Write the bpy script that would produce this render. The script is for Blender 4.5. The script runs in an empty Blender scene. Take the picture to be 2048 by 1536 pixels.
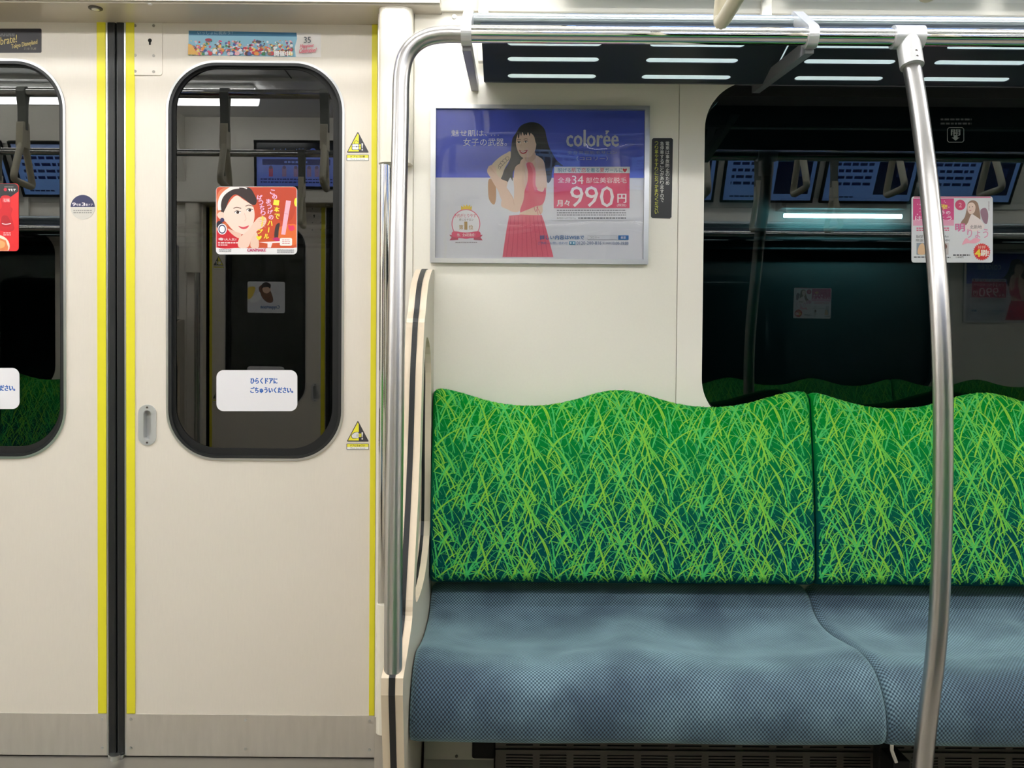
import bpy, math, random
from mathutils import Vector, Matrix
from mathutils.geometry import tessellate_polygon
random.seed(7)
R = math.radians
S = bpy.context.scene
COL = S.collection

# ------------------------------------------------------------------ camera
F = 1800.0                       # focal length in pixels of the 2048 wide frame
cam_d = bpy.data.cameras.new('camera'); cam = bpy.data.objects.new('camera', cam_d); COL.objects.link(cam)
cam_d.sensor_width = 36; cam_d.lens = 36 * F / 2048; cam_d.clip_start = 0.05
CAM = Vector((0, -2.25, 1.0))
CM = Matrix.Rotation(R(90 - 1.21), 4, 'X') @ Matrix.Rotation(R(0.45), 4, 'Z')
cam.matrix_world = Matrix.Translation(CAM) @ CM
S.camera = cam
CR = CM.to_3x3()

# ------------------------------------------------------------------ world and exposure
w = bpy.data.worlds.new('world'); S.world = w; w.use_nodes = True
w.node_tree.nodes['Background'].inputs[0].default_value = (0.01, 0.012, 0.014, 1)
w.node_tree.nodes['Background'].inputs[1].default_value = 0.2
S.view_settings.view_transform = 'Standard'; S.view_settings.look = 'None'
S.view_settings.exposure = 0.0; S.view_settings.gamma = 1.0; S.view_settings.use_curve_mapping = False
LAMP = 21.5                      # strength of the ceiling light strips
LAMP_COL = (1.0, 0.99, 0.965)

# ------------------------------------------------------------------ sizes of the car
YO = -2.6                        # plane of the doors on the other side
XM = -0.989                      # middle of the doorway
YW = -0.07                       # face of the wall lining
ZC = 2.28                        # ceiling

def ray(px, py):
    return CR @ Vector(((px - 1024) / F, (768 - py) / F, -1))
def P(px, py, Y):                # point of the photo that lies in the plane y = Y
    d = ray(px, py); return CAM + d * ((Y - CAM.y) / d.y)
def PX(px, py, X):               # same for a plane x = X
    d = ray(px, py); return CAM + d * ((X - CAM.x) / d.x)
def srgb(r, g=None, b=None):
    if g is None: r, g, b = r
    f = lambda c: (c / 255 / 12.92) if c <= 10.3 else ((c / 255 + 0.055) / 1.055) ** 2.4
    return (f(r), f(g), f(b), 1)

# ------------------------------------------------------------------ materials
def mat(name, col, rough=0.5, metal=0.0, spec=0.5, noise=None, bump=0.0, bscale=200, coat=0.0, stretch=None):
    m = bpy.data.materials.new(name); m.use_nodes = True; n = m.node_tree.nodes; l = m.node_tree.links
    b = n['Principled BSDF']; b.inputs['Base Color'].default_value = srgb(col) if max(col) > 1 else (*col, 1)
    b.inputs['Roughness'].default_value = rough; b.inputs['Metallic'].default_value = metal
    b.inputs['Specular IOR Level'].default_value = spec
    b.inputs['Coat Weight'].default_value = coat; b.inputs['Coat Roughness'].default_value = 0.06
    tc = n.new('ShaderNodeTexCoord'); mp = n.new('ShaderNodeMapping'); l.new(tc.outputs['Object'], mp.inputs[0])
    if stretch: mp.inputs['Scale'].default_value = stretch
    if noise:
        t = n.new('ShaderNodeTexNoise'); t.inputs['Scale'].default_value = noise[0]; t.inputs['Detail'].default_value = 4
        l.new(mp.outputs[0], t.inputs[0])
        x = n.new('ShaderNodeMix'); x.data_type = 'RGBA'
        c = srgb(col) if max(col) > 1 else (*col, 1)
        x.inputs[6].default_value = tuple(v * (1 - noise[1]) for v in c[:3]) + (1,)
        x.inputs[7].default_value = tuple(min(1, v * (1 + noise[1])) for v in c[:3]) + (1,)
        l.new(t.outputs[0], x.inputs[0]); l.new(x.outputs[2], b.inputs['Base Color'])
    if bump:
        t = n.new('ShaderNodeTexNoise'); t.inputs['Scale'].default_value = bscale; l.new(mp.outputs[0], t.inputs[0])
        bp = n.new('ShaderNodeBump'); bp.inputs['Strength'].default_value = bump; bp.inputs['Distance'].default_value = 0.001
        l.new(t.outputs[0], bp.inputs['Height']); l.new(bp.outputs[0], b.inputs['Normal'])
    return m
def emat(name, col, strength):
    m = bpy.data.materials.new(name); m.use_nodes = True; n = m.node_tree.nodes; n.clear()
    e = n.new('ShaderNodeEmission'); o = n.new('ShaderNodeOutputMaterial')
    e.inputs[0].default_value = (*col[:3], 1); e.inputs[1].default_value = strength
    m.node_tree.links.new(e.outputs[0], o.inputs[0]); return m
def glass(name, tint, ior, bump=0.0):
    m = bpy.data.materials.new(name); m.use_nodes = True; n = m.node_tree.nodes; l = m.node_tree.links; n.clear()
    t = n.new('ShaderNodeBsdfTransparent'); t.inputs[0].default_value = (*tint, 1)
    g = n.new('ShaderNodeBsdfGlossy'); g.inputs['Roughness'].default_value = 0.0
    f = n.new('ShaderNodeFresnel'); f.inputs[0].default_value = ior
    x = n.new('ShaderNodeMixShader'); o = n.new('ShaderNodeOutputMaterial')
    l.new(f.outputs[0], x.inputs[0]); l.new(t.outputs[0], x.inputs[1]); l.new(g.outputs[0], x.inputs[2]); l.new(x.outputs[0], o.inputs[0])
    if bump:
        tc = n.new('ShaderNodeTexCoord'); mp = n.new('ShaderNodeMapping'); mp.inputs['Scale'].default_value = (1.0, 1.0, 2.2)
        tx = n.new('ShaderNodeTexNoise'); tx.inputs['Scale'].default_value = 5; tx.inputs['Detail'].default_value = 1
        bp = n.new('ShaderNodeBump'); bp.inputs['Strength'].default_value = bump; bp.inputs['Distance'].default_value = 0.02
        l.new(tc.outputs['Object'], mp.inputs[0]); l.new(mp.outputs[0], tx.inputs[0]); l.new(tx.outputs[0], bp.inputs['Height'])
        l.new(bp.outputs[0], g.inputs['Normal']); l.new(bp.outputs[0], f.inputs['Normal'])
    return m
def vcol(name, rough, coat=0.0, emit=0.0, bump=0.0):
    m = bpy.data.materials.new(name); m.use_nodes = True; n = m.node_tree.nodes; l = m.node_tree.links
    b = n['Principled BSDF']; b.inputs['Roughness'].default_value = rough; b.inputs['Coat Weight'].default_value = coat; b.inputs['Specular IOR Level'].default_value = 0.1 if rough > .8 else .5
    a = n.new('ShaderNodeAttribute'); a.attribute_name = 'Col'
    l.new(a.outputs['Color'], b.inputs['Base Color'])
    if emit: l.new(a.outputs['Color'], b.inputs['Emission Color']); b.inputs['Emission Strength'].default_value = emit
    if bump:
        tc = n.new('ShaderNodeTexCoord'); t = n.new('ShaderNodeTexNoise'); t.inputs['Scale'].default_value = 900
        bp = n.new('ShaderNodeBump'); bp.inputs['Strength'].default_value = bump; bp.inputs['Distance'].default_value = 0.001
        l.new(tc.outputs['Object'], t.inputs[0]); l.new(t.outputs[0], bp.inputs['Height']); l.new(bp.outputs[0], b.inputs['Normal'])
    return m

M_DOOR = mat('door_laminate', (228, 220, 209), 0.34, noise=(260, 0.03), bump=0.05, stretch=(1, 1, 0.12))
M_WALL = mat('wall_laminate', (246, 241, 230), 0.22, noise=(180, 0.02), bump=0.06, bscale=350)
M_FRP = mat('moulded_lining', (252, 246, 236), 0.18)
M_WHITE = mat('white_paint', (238, 234, 224), 0.3)
M_HEAD = mat('header_paint', (190, 182, 168), 0.22)
M_CREAM = mat('cream_cover', (236, 230, 216), 0.3)
M_PART = mat('partition_face', (206, 198, 182), 0.35)
M_YEL = mat('yellow_tape', (232, 222, 45), 0.4)
M_RUB = mat('black_rubber', (26, 28, 30), 0.45)
M_RUBD = mat('dark_rubber', (8, 9, 10), 0.7)
M_STEEL = mat('satin_steel', (182, 180, 180), 0.3, 1.0, noise=(40, 0.04), stretch=(1, 1, 30))
M_KICK = mat('brushed_kickplate', (206, 200, 192), 0.4, 0.55, noise=(9, 0.12), bump=0.08, bscale=120, stretch=(6, 6, 1))
M_CHROME = mat('polished_steel', (214, 213, 212), 0.07, 1.0)
M_ALU = mat('aluminium', (206, 207, 208), 0.32, 1.0)
M_CAST = mat('cast_alloy', (205, 206, 208), 0.36, 0.55)
M_PIPE = mat('matt_pipe', (180, 190, 196), 0.28, 0.85)
M_RACK = mat('rack_navy', (40, 48, 58), 0.45)
M_ARM = mat('rack_arm_grey', (150, 150, 156), 0.4, 0.5)
M_SLOT = mat('rack_diffuser', (236, 240, 240), 0.5)
M_WOODC = mat('maple_edge', (232, 214, 190), 0.3, noise=(14, 0.07), stretch=(4, 4, 0.6))
M_FLOOR = mat('floor_grey', (150, 142, 130), 0.4, noise=(60, 0.15))
M_CEIL = mat('ceiling_white', (246, 246, 244), 0.4)
M_DARK = mat('heater_grey', (70, 64, 58), 0.5)
M_BLACK = mat('black_void', (6, 6, 6), 0.8)
M_BELT = mat('strap_belt', (120, 122, 116), 0.6)
M_RING = mat('strap_ring', (214, 206, 184), 0.35)
M_DUCT = mat('seat_pan_steel', (150, 146, 138), 0.35, 0.6)
M_GLASSD = glass('door_glass', (0.35, 0.38, 0.36), 1.78)
M_GLASSW = glass('window_glass', (0.30, 0.42, 0.42), 1.58)
M_GLASSP = glass('partition_glass', (0.72, 0.84, 0.76), 1.5)
M_FILM = glass('poster_film', (1, 1, 1), 1.38, bump=0.05)
M_PAPER = vcol('printed_paper', 0.4)
M_STICK = vcol('printed_sticker', 0.35)
M_SCREEN = vcol('lit_screen', 0.15, emit=1.0)
M_GRASS = vcol('woven_grass_moquette', 0.9, bump=0.5)
M_TUN = mat('tunnel_concrete', (105, 114, 114), 0.9, noise=(3, 0.3))
M_CABLE = mat('tunnel_cable', (40, 44, 46), 0.5)
M_LAMP = emat('ceiling_lamp', LAMP_COL, LAMP)
M_TLAMP = emat('tunnel_lamp', (0.60, 0.93, 1.0), 75)

def seat_fabric():
    m = bpy.data.materials.new('blue_knit_moquette'); m.use_nodes = True; n = m.node_tree.nodes; l = m.node_tree.links
    b = n['Principled BSDF']; b.inputs['Roughness'].default_value = 0.85
    b.inputs['Sheen Weight'].default_value = 0.8; b.inputs['Sheen Tint'].default_value = srgb(170, 205, 215)
    uv = n.new('ShaderNodeUVMap'); sp = n.new('ShaderNodeSeparateXYZ'); l.new(uv.outputs[0], sp.inputs[0])
    def sn(out, k):
        a = n.new('ShaderNodeMath'); a.operation = 'MULTIPLY'; a.inputs[1].default_value = k; l.new(out, a.inputs[0])
        s = n.new('ShaderNodeMath'); s.operation = 'SINE'; l.new(a.outputs[0], s.inputs[0]); return s.outputs[0]
    p = n.new('ShaderNodeMath'); p.operation = 'MULTIPLY'
    l.new(sn(sp.outputs[0], 2 * math.pi / 0.0072), p.inputs[0]); l.new(sn(sp.outputs[1], 2 * math.pi / 0.0088), p.inputs[1])
    mr = n.new('ShaderNodeMapRange'); mr.inputs[1].default_value = -0.45; mr.inputs[2].default_value = 0.55; l.new(p.outputs[0], mr.inputs[0])
    tc = n.new('ShaderNodeTexCoord'); nz = n.new('ShaderNodeTexNoise'); nz.inputs['Scale'].default_value = 7; nz.inputs['Detail'].default_value = 3
    l.new(tc.outputs['Object'], nz.inputs[0])
    r1 = n.new('ShaderNodeMapRange'); r1.inputs[1].default_value = 0.38; r1.inputs[2].default_value = 0.68; l.new(nz.outputs[0], r1.inputs[0])
    hi = n.new('ShaderNodeMix'); hi.data_type = 'RGBA'; hi.inputs[6].default_value = srgb(80, 106, 128); hi.inputs[7].default_value = srgb(128, 158, 174)
    l.new(r1.outputs[0], hi.inputs[0])
    lo = n.new('ShaderNodeMix'); lo.data_type = 'RGBA'; lo.inputs[6].default_value = srgb(20, 30, 46); lo.inputs[7].default_value = srgb(44, 66, 82)
    l.new(r1.outputs[0], lo.inputs[0])
    x = n.new('ShaderNodeMix'); x.data_type = 'RGBA'; l.new(mr.outputs[0], x.inputs[0]); l.new(lo.outputs[2], x.inputs[6]); l.new(hi.outputs[2], x.inputs[7])
    l.new(x.outputs[2], b.inputs['Base Color'])
    bp = n.new('ShaderNodeBump'); bp.inputs['Strength'].default_value = 0.5; bp.inputs['Distance'].default_value = 0.001
    l.new(mr.outputs[0], bp.inputs['Height']); l.new(bp.outputs[0], b.inputs['Normal'])
    return m
M_SEAT = seat_fabric()

# ------------------------------------------------------------------ mesh helpers
class MB:
    def __init__(s): s.v = []; s.f = []; s.m = []; s.c = []; s.uv = None; s.smooth = []
    def add(s, vs, fs, mi=0, col=(1, 1, 1, 1), smooth=False):
        o = len(s.v); s.v += [Vector(q) for q in vs]
        for f in fs: s.f.append([o + i for i in f]); s.m.append(mi); s.c.append(col); s.smooth.append(smooth)
    def box(s, x0, x1, y0, y1, z0, z1, mi=0, col=(1, 1, 1, 1)):
        s.add([(x0, y0, z0), (x1, y0, z0), (x1, y1, z0), (x0, y1, z0), (x0, y0, z1), (x1, y0, z1), (x1, y1, z1), (x0, y1, z1)],
              [(0, 3, 2, 1), (4, 5, 6, 7), (0, 1, 5, 4), (1, 2, 6, 5), (2, 3, 7, 6), (3, 0, 4, 7)], mi, col); return s
    def prism(s, loops, ax, a0, a1, mi=0, mside=None, smooth=False):
        """loops: outer then holes, 2-D. ax 'y': (x,z); 'x': (y,z); 'z': (x,y)."""
        def pt(q, a):
            if ax == 'y': return Vector((q[0], a, q[1]))
            if ax == 'x': return Vector((a, q[0], q[1]))
            return Vector((q[0], q[1], a))
        tri = tessellate_polygon([[Vector((q[0], q[1], 0)) for q in lp] for lp in loops])
        flat = [q for lp in loops for q in lp]; n = len(flat)
        vs = [pt(q, a0) for q in flat] + [pt(q, a1) for q in flat]
        s.add(vs, [tuple(t) for t in tri] + [tuple(i + n for i in reversed(t)) for t in tri], mi)
        o = 0; fs = []
        for lp in loops:
            k = len(lp)
            for i in range(k): fs.append((o + i, o + (i + 1) % k, o + (i + 1) % k + n, o + i + n))
            o += k
        s.add(vs, fs, mi if mside is None else mside, smooth=smooth); return s
    def tube(s, pts, r, seg=20, mi=0, closed=False, caps=True, sx=1.0):
        pts = [Vector(p) for p in pts]; n = len(pts); rs = r if isinstance(r, (list, tuple)) else [r] * n
        vs = []; up = None
        for i, p in enumerate(pts):
            a = pts[(i - 1) % n] if (i > 0 or closed) else p; b = pts[(i + 1) % n] if (i < n - 1 or closed) else p
            t = (b - a).normalized()
            if up is None:
                up = Vector((1, 0, 0)) if abs(t.x) < 0.9 else Vector((0, 0, 1))
            up = (up - t * up.dot(t)).normalized(); q = t.cross(up)
            for k in range(seg):
                an = 2 * math.pi * k / seg; vs.append(p + (up * math.cos(an) * sx + q * math.sin(an)) * rs[i])
        fs = []
        for i in range(n if closed else n - 1):
            j = (i + 1) % n
            for k in range(seg): fs.append((i * seg + k, i * seg + (k + 1) % seg, j * seg + (k + 1) % seg, j * seg + k))
        s.add(vs, fs, mi, smooth=True)
        if caps and not closed:
            s.add(vs[:seg], [tuple(reversed(range(seg)))], mi); s.add(vs[-seg:], [tuple(range(seg))], mi)
        return s
    def cyl(s, p, ax, r, h, seg=20, mi=0):
        d = Vector(ax).normalized() * h; return s.tube([Vector(p), Vector(p) + d], r, seg, mi)

def wpos(o):
    v = Vector((0, 0, 0))
    while o: v = v + o.location; o = o.parent
    return v
def build(name, mb, mats, parent=None, origin=None, bevel=0.0, kind=None, label=None, bseg=2):
    if not isinstance(mats, (list, tuple)): mats = [mats]
    if parent is not None: org = wpos(parent)
    elif origin is not None: org = Vector(origin)
    else:
        xs = [v.x for v in mb.v]; ys = [v.y for v in mb.v]; zs = [v.z for v in mb.v]
        org = Vector(((min(xs) + max(xs)) / 2, (min(ys) + max(ys)) / 2, min(zs)))
    me = bpy.data.meshes.new(name); me.from_pydata([v - org for v in mb.v], [], mb.f)
    for m in mats: me.materials.append(m)
    me.polygons.foreach_set('material_index', mb.m)
    me.polygons.foreach_set('use_smooth', mb.smooth)
    if any(c != (1, 1, 1, 1) for c in mb.c):
        at = me.color_attributes.new('Col', 'FLOAT_COLOR', 'CORNER'); buf = []
        for p, c in zip(mb.f, mb.c): buf += list(c) * len(p)
        at.data.foreach_set('color', buf)
    if mb.uv:
        ul = me.uv_layers.new(name='UVMap'); buf = []
        for p in mb.f:
            for i in p: buf += list(mb.uv[i])
        ul.data.foreach_set('uv', buf)
    me.update()
    o = bpy.data.objects.new(name, me); COL.objects.link(o)
    if parent is None: o.location = org
    else: o.parent = parent
    if bevel:
        b = o.modifiers.new('bevel', 'BEVEL'); b.width = bevel; b.segments = bseg; b.limit_method = 'ANGLE'; b.angle_limit = R(40)
    if kind: o['kind'] = kind
    if label: o['label'] = label
    return o
def tag(o, label, cat, group=None):
    o['label'] = label; o['category'] = cat
    if group: o['group'] = group
    return o
def thing(name, loc, label, cat, group=None):
    o = bpy.data.objects.new(name, None); COL.objects.link(o); o.location = loc; o.empty_display_size = 0.05
    return tag(o, label, cat, group)
def fix(objs):                  # consistent outward normals
    import bmesh
    for o in objs:
        bm = bmesh.new(); bm.from_mesh(o.data); bmesh.ops.recalc_face_normals(bm, faces=bm.faces); bm.to_mesh(o.data); bm.free()
def rr(x0, z0, x1, z1, r, n=10):
    out = []
    for cx, cz, a0 in ((x1 - r, z1 - r, 0), (x0 + r, z1 - r, 90), (x0 + r, z0 + r, 180), (x1 - r, z0 + r, 270)):
        for k in range(n + 1):
            a = R(a0 + 90 * k / n); out.append((cx + r * math.cos(a), cz + r * math.sin(a)))
    return out
def rect(x0, z0, x1, z1): return [(x1, z1), (x0, z1), (x0, z0), (x1, z0)]
def spline(pts, n=6, closed=True):
    k = len(pts); out = []
    rng = range(k) if closed else range(k - 1)
    for i in rng:
        g = lambda j: pts[j % k] if closed else pts[max(0, min(k - 1, j))]
        p0, p1, p2, p3 = g(i - 1), g(i), g(i + 1), g(i + 2)
        for t in range(n):
            u = t / n
            out.append(tuple(0.5 * (2 * b + (c - a) * u + (2 * a - 5 * b + 4 * c - d) * u * u + (3 * b - a - 3 * c + d) * u ** 3)
                             for a, b, c, d in zip(p0, p1, p2, p3)))
    if not closed: out.append(tuple(pts[-1]))
    return out
MOPP = Matrix.Translation((2 * XM, YO, 0)) @ Matrix.Rotation(math.pi, 4, 'Z')
def kids(o): return [c for c in bpy.data.objects if c.parent == o]
def copy_tree(o, parent=None):
    c = o.copy(); COL.objects.link(c)
    if parent: c.parent = parent
    for ch in KM.get(o, []): copy_tree(ch, c)
    return c
KM = {}
def kmap():
    KM.clear()
    for c in bpy.data.objects:
        if c.parent: KM.setdefault(c.parent, []).append(c)
def opposite(o, dx, label=None, group=None):
    kmap(); c = copy_tree(o)
    c.matrix_basis = Matrix.Translation((dx, 0, 0)) @ MOPP @ o.matrix_basis
    if label: c['label'] = label
    if group: c['group'] = group
    elif 'group' in c: del c['group']
    return c
def shifted(o, dx, label=None, group=None):
    kmap(); c = copy_tree(o); c.location = o.location + Vector((dx, 0, 0))
    if label: c['label'] = label
    if group: c['group'] = group
    return c
PER = 4.7                        # doorway to doorway

# ------------------------------------------------------------------ printed art (flat print on real sheets)
TXT = {}
def text_mesh(s):
    if s in TXT: return TXT[s]
    c = bpy.data.curves.new('t', 'FONT'); c.body = s; c.resolution_u = 2
    o = bpy.data.objects.new('t', c); COL.objects.link(o)
    dg = bpy.context.evaluated_depsgraph_get()
    me = bpy.data.meshes.new_from_object(o.evaluated_get(dg))
    vs = [(v.co.x, v.co.y) for v in me.vertices]; fs = [tuple(p.vertices) for p in me.polygons]
    bpy.data.objects.remove(o); bpy.data.curves.remove(c); bpy.data.meshes.remove(me)
    xs = [v[0] for v in vs]; ys = [v[1] for v in vs]
    x0, x1, y0, y1 = min(xs), max(xs), min(ys), max(ys)
    TXT[s] = ([((a - x0) / max(1e-6, x1 - x0), (b - y0) / max(1e-6, y1 - y0)) for a, b in vs], fs)
    return TXT[s]
class Art:
    """flat print; coordinates are pixels of the photo taken into the plane y = Y of the real sheet"""
    def __init__(s, Y, back=0.0012, tf=None, org=(0, 0), sc=1.0):
        s.Y = Y; s.mb = MB(); s.n = 0; s.back = back; s.org = org; s.sc = sc
        s.tf = tf or (lambda x, y: (lambda p: (p.x, p.z))(P(x, y, Y)))
    clip = None
    def C(s, p): return p if not s.clip else (min(s.clip[2], max(s.clip[0], p[0])), min(s.clip[3], max(s.clip[1], p[1])))
    def T(s, x, y): return s.tf(s.org[0] + x / s.sc, s.org[1] + y / s.sc)
    def poly(s, pts, col):
        q = [s.T(*s.C(p)) for p in pts]; yy = s.Y - 0.00001 * s.n; s.n += 1
        tri = tessellate_polygon([[Vector((a, b, 0)) for a, b in q]])
        fs = []
        for t in tri:
            a, b, c = (q[i] for i in t)
            fs.append(tuple(t) if (b[0] - a[0]) * (c[1] - a[1]) - (b[1] - a[1]) * (c[0] - a[0]) > 0 else tuple(reversed(t)))
        s.mb.add([(a, yy, b) for a, b in q], fs, 0, srgb(col)); return s
    def sheet(s, loop, col):     # the paper itself, with thickness
        q = [s.T(*p) for p in loop]; n0 = len(s.mb.f)
        s.mb.prism([q], 'y', s.Y, s.Y + s.back); s.n += 1
        for i in range(n0, len(s.mb.f)): s.mb.c[i] = srgb(col)
        return s
    def rect(s, x0, y0, x1, y1, col, r=0):
        return s.poly(rr(x0, y0, x1, y1, r, 6) if r else [(x0, y0), (x1, y0), (x1, y1), (x0, y1)], col)
    def ell(s, cx, cy, rx, ry, col, n=28, a0=0, a1=360):
        return s.poly([(cx + rx * math.cos(R(a0 + (a1 - a0) * k / n)), cy + ry * math.sin(R(a0 + (a1 - a0) * k / n))) for k in range(n if a1 - a0 == 360 else n + 1)], col)
    def blob(s, pts, col, n=5): return s.poly(spline(pts, n), col)
    def line(s, pts, wd, col, curve=True):
        p = spline(pts, 5, False) if curve and len(pts) > 2 else pts; vs = []; yy = s.Y - 0.00001 * s.n; s.n += 1; fs = []
        for i in range(len(p)):
            a = p[max(0, i - 1)]; b = p[min(len(p) - 1, i + 1)]; dx, dy = b[0] - a[0], b[1] - a[1]; k = math.hypot(dx, dy) or 1
            for sg in (1, -1):
                X, Z = s.T(*s.C((p[i][0] - sg * dy / k * wd / 2, p[i][1] + sg * dx / k * wd / 2))); vs.append((X, yy, Z))
            if i: fs.append((2 * i - 2, 2 * i - 1, 2 * i + 1, 2 * i))
        s.mb.add(vs, fs, 0, srgb(col)); return s
    def text(s, t, x0, y0, x1, y1, col, rot=0, slant=0.0, bold=0.0):
        vs, fs = text_mesh(t); cx, cy = (x0 + x1) / 2, (y0 + y1) / 2; ca, sa = math.cos(R(rot)), math.sin(R(rot))
        offs = [(0, 0)] if not bold else [(-bold, 0), (bold, 0), (0, bold * .6), (0, -bold * .6)]
        for ox, oy in offs:
            yy = s.Y - 0.00001 * s.n; s.n += 1; out = []
            for u, v in vs:
                x = x0 + u * (x1 - x0) + (v - .5) * slant + ox; y = y1 - v * (y1 - y0) + oy
                dx, dy = x - cx, y - cy; X, Z = s.T(cx + dx * ca - dy * sa, cy + dx * sa + dy * ca); out.append((X, yy, Z))
            s.mb.add(out, fs, 0, srgb(col))
        return s
    def col_text(s, t, xc, y0, size, col, step=None, wd=None, bold=0):
        step = step or size
        for i, ch in enumerate(t):
            if ch == 'ー': s.rect(xc - size * .06, y0 + i * step, xc + size * .06, y0 + i * step + size * .85, col)
            elif ch.strip(): s.text(ch, xc - (wd or size) / 2, y0 + i * step, xc + (wd or size) / 2, y0 + i * step + size * .9, col, bold=bold)
        return s
    def lines(s, x0, x1, ys, h, col, seed=1):   # print too small to be read in the photo
        rnd = random.Random(seed); n0 = s.n
        for y in ys:
            x = x0
            while x < x1:
                wd = rnd.uniform(1.2, 3.2) * h; s.rect(x, y, min(x1, x + wd), y + h, col); s.n = n0; x += wd + h * .55
        s.n = n0 + 1; return s
    def done(s, name, material, parent=None, label=None): return build(name, s.mb, material, parent, label=label)

# ================================================================== THE SETTING
XL, XR = -5.05, 3.055
floor = build('floor', MB().box(XL, XR, YO, 0.03, -0.06, 0.0), M_FLOOR, kind='structure')
ceil_ = build('ceiling', MB().box(XL, XR, YO, 0.03, ZC, ZC + 0.05), M_CEIL, kind='structure')
for x in [XL + 0.45 * i for i in range(1, 18)]:
    build('ceiling_seam', MB().box(x - .002, x + .002, -1.80, -0.80, ZC - .004, ZC), M_DARK, ceil_)
for y in (-0.80, -1.10, -1.50, -1.80):
    build('ceiling_ridge', MB().box(XL, XR, y - .008, y + .008, ZC - .014, ZC), M_CEIL, ceil_)
build('air_outlet', MB().box(XL, XR, -1.36, -1.24, ZC - .03, ZC), M_RACK, ceil_)
build('wall_left', MB().box(XL - .05, XL, YO, 0, 0, ZC), M_WALL, kind='structure')
build('wall_right', MB().box(XR, XR + .05, YO, 0, 0, ZC), M_WALL, kind='structure')

# ceiling light strips, the only lamps of the car
def lampbar(x0, x1, y, label):
    t = thing('ceiling_light', ((x0 + x1) / 2, y, ZC - .03), label, 'light')
    build('diffuser', MB().prism([[(y - .045, ZC - .012), (y - .045, ZC - .045), (y - .036, ZC - .066), (y - .016, ZC - .078), (y + .016, ZC - .078), (y + .036, ZC - .066), (y + .045, ZC - .045), (y + .045, ZC - .012)]], 'x', x0, x1), M_LAMP, t)
    build('housing', MB().prism([[(y - .07, ZC - .001), (y - .07, ZC - .010), (y - .055, ZC - .018), (y - .046, ZC - .018), (y - .046, ZC - .011), (y + .046, ZC - .011),
                                 (y + .046, ZC - .018), (y + .055, ZC - .018), (y + .07, ZC - .010), (y + .07, ZC - .001)]], 'x', x0, x1), M_CEIL, t)
    return t
lampbar(XL + .02, -1.20, -0.65, 'long white ceiling light strip above the near doors, left of the gap')
lampbar(-0.72, XR - .02, -0.65, 'long white ceiling light strip above the luggage rack and green bench')
lampbar(XL + .02, -1.20, -1.95, 'white ceiling light strip mirrored bright in the top of the door windows')
lampbar(-0.72, XR - .02, -1.95, 'white ceiling light strip over the opposite bench, right of the doorway gap')

zk_ = P(765, 1440, -.09).z
# wall beside the doors, with its window
gx0 = P(1405, 640, YW).x; gx1 = 2 * (1.36) - gx0; wz1 = P(1500, 172, YW).z + 0.012; wz0 = P(1440, 852, YW).z
sx = P(1355, 500, YW).x
tx = P(826, 500, YW).x
wall = build('wall_front', MB().prism([rect(P(754, 640, YW).x, 0, XR, 1.86), rr(gx0 - .004, wz0 - .004, gx1 + .004, wz1 + .004, .115)], 'y', YW + .006, YW + .05), M_WALL, kind='structure')
build('wall_panel', MB().prism([rect(tx + .001, 0.01, sx - .001, 1.855)], 'y', YW, YW + .007), M_WALL, wall, bevel=.0008)
build('wall_panel', MB().prism([rect(2.72 - sx + .001, 0.01, XR, 1.855)], 'y', YW, YW + .007), M_WALL, wall, bevel=.0008)
sur = MB().prism([rect(sx + .001, 0.01, 2.72 - sx - .001, 1.855), rr(gx0, wz0, gx1, wz1, .115, 16)], 'y', YW, YW + .04)
build('window_surround', sur, M_FRP, wall, bevel=.004, bseg=3)
trimp = build('door_side_trim', MB().prism([rect(P(753.5, 640, YW).x, 0, tx - .001, 1.855)], 'y', YW - .002, YW + .05), M_FRP, wall, bevel=.001)
build('pillar_foot', MB().box(P(753, 640, YW).x, tx - .002, YW - .0035, YW - .002, .004, zk_), M_KICK, trimp)
for py in (162, 275, 301):
    p = P(823, py, YW)
    build('screw', MB().cyl((p.x, YW - .0035, p.z), (0, 1, 0), .0022, .002, 10), M_DARK, wall)
# upper wall leaning in above the rack
up = MB().prism([[(YW + .006, 1.845), (YW - .012, 1.845), (YW - .02, 1.87), (-.34, ZC), (YW + .006, ZC)]], 'x', tx - .02, XR)
upper = build('trim_3', up, M_WHITE, kind='structure')
for a in (-.075, .597, 1.27, 1.94, 2.61):
    build('upper_trim', MB().box(a - .012, a + .012, YW - .03, YW - .01, 1.72, 1.875), M_WHITE, upper, bevel=.002)
b_ = P(908, 30, YW - .012)
build('screw', MB().cyl((b_.x, YW - .004, b_.z), (0, 1, 0), .005, .004, 14), M_ALU, upper)
# window: glass and frame
win = build('window_1', MB().prism([rr(gx0 - .03, wz0 - .03, gx1 + .03, wz1 + .03, .12, 12), rr(gx0 + .004, wz0 + .01, gx1 - .004, wz1 - .006, .115, 12)], 'y', YW + .045, YW + .075), M_RUB, kind='structure')
YG = 0.012
build('window_pane', MB().box(gx0 - .02, gx1 + .02, YG, YG + .0005, wz0 - .02, wz1 + .02), M_GLASSW, win)

build('reflection_blocker', MB().box(gx0 + .02, gx1 - .02, YW + .003, YG - .002, 1.652, 1.75), M_RUBD, win)  # added dark box, keeps lamp reflections out of the upper glass
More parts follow.
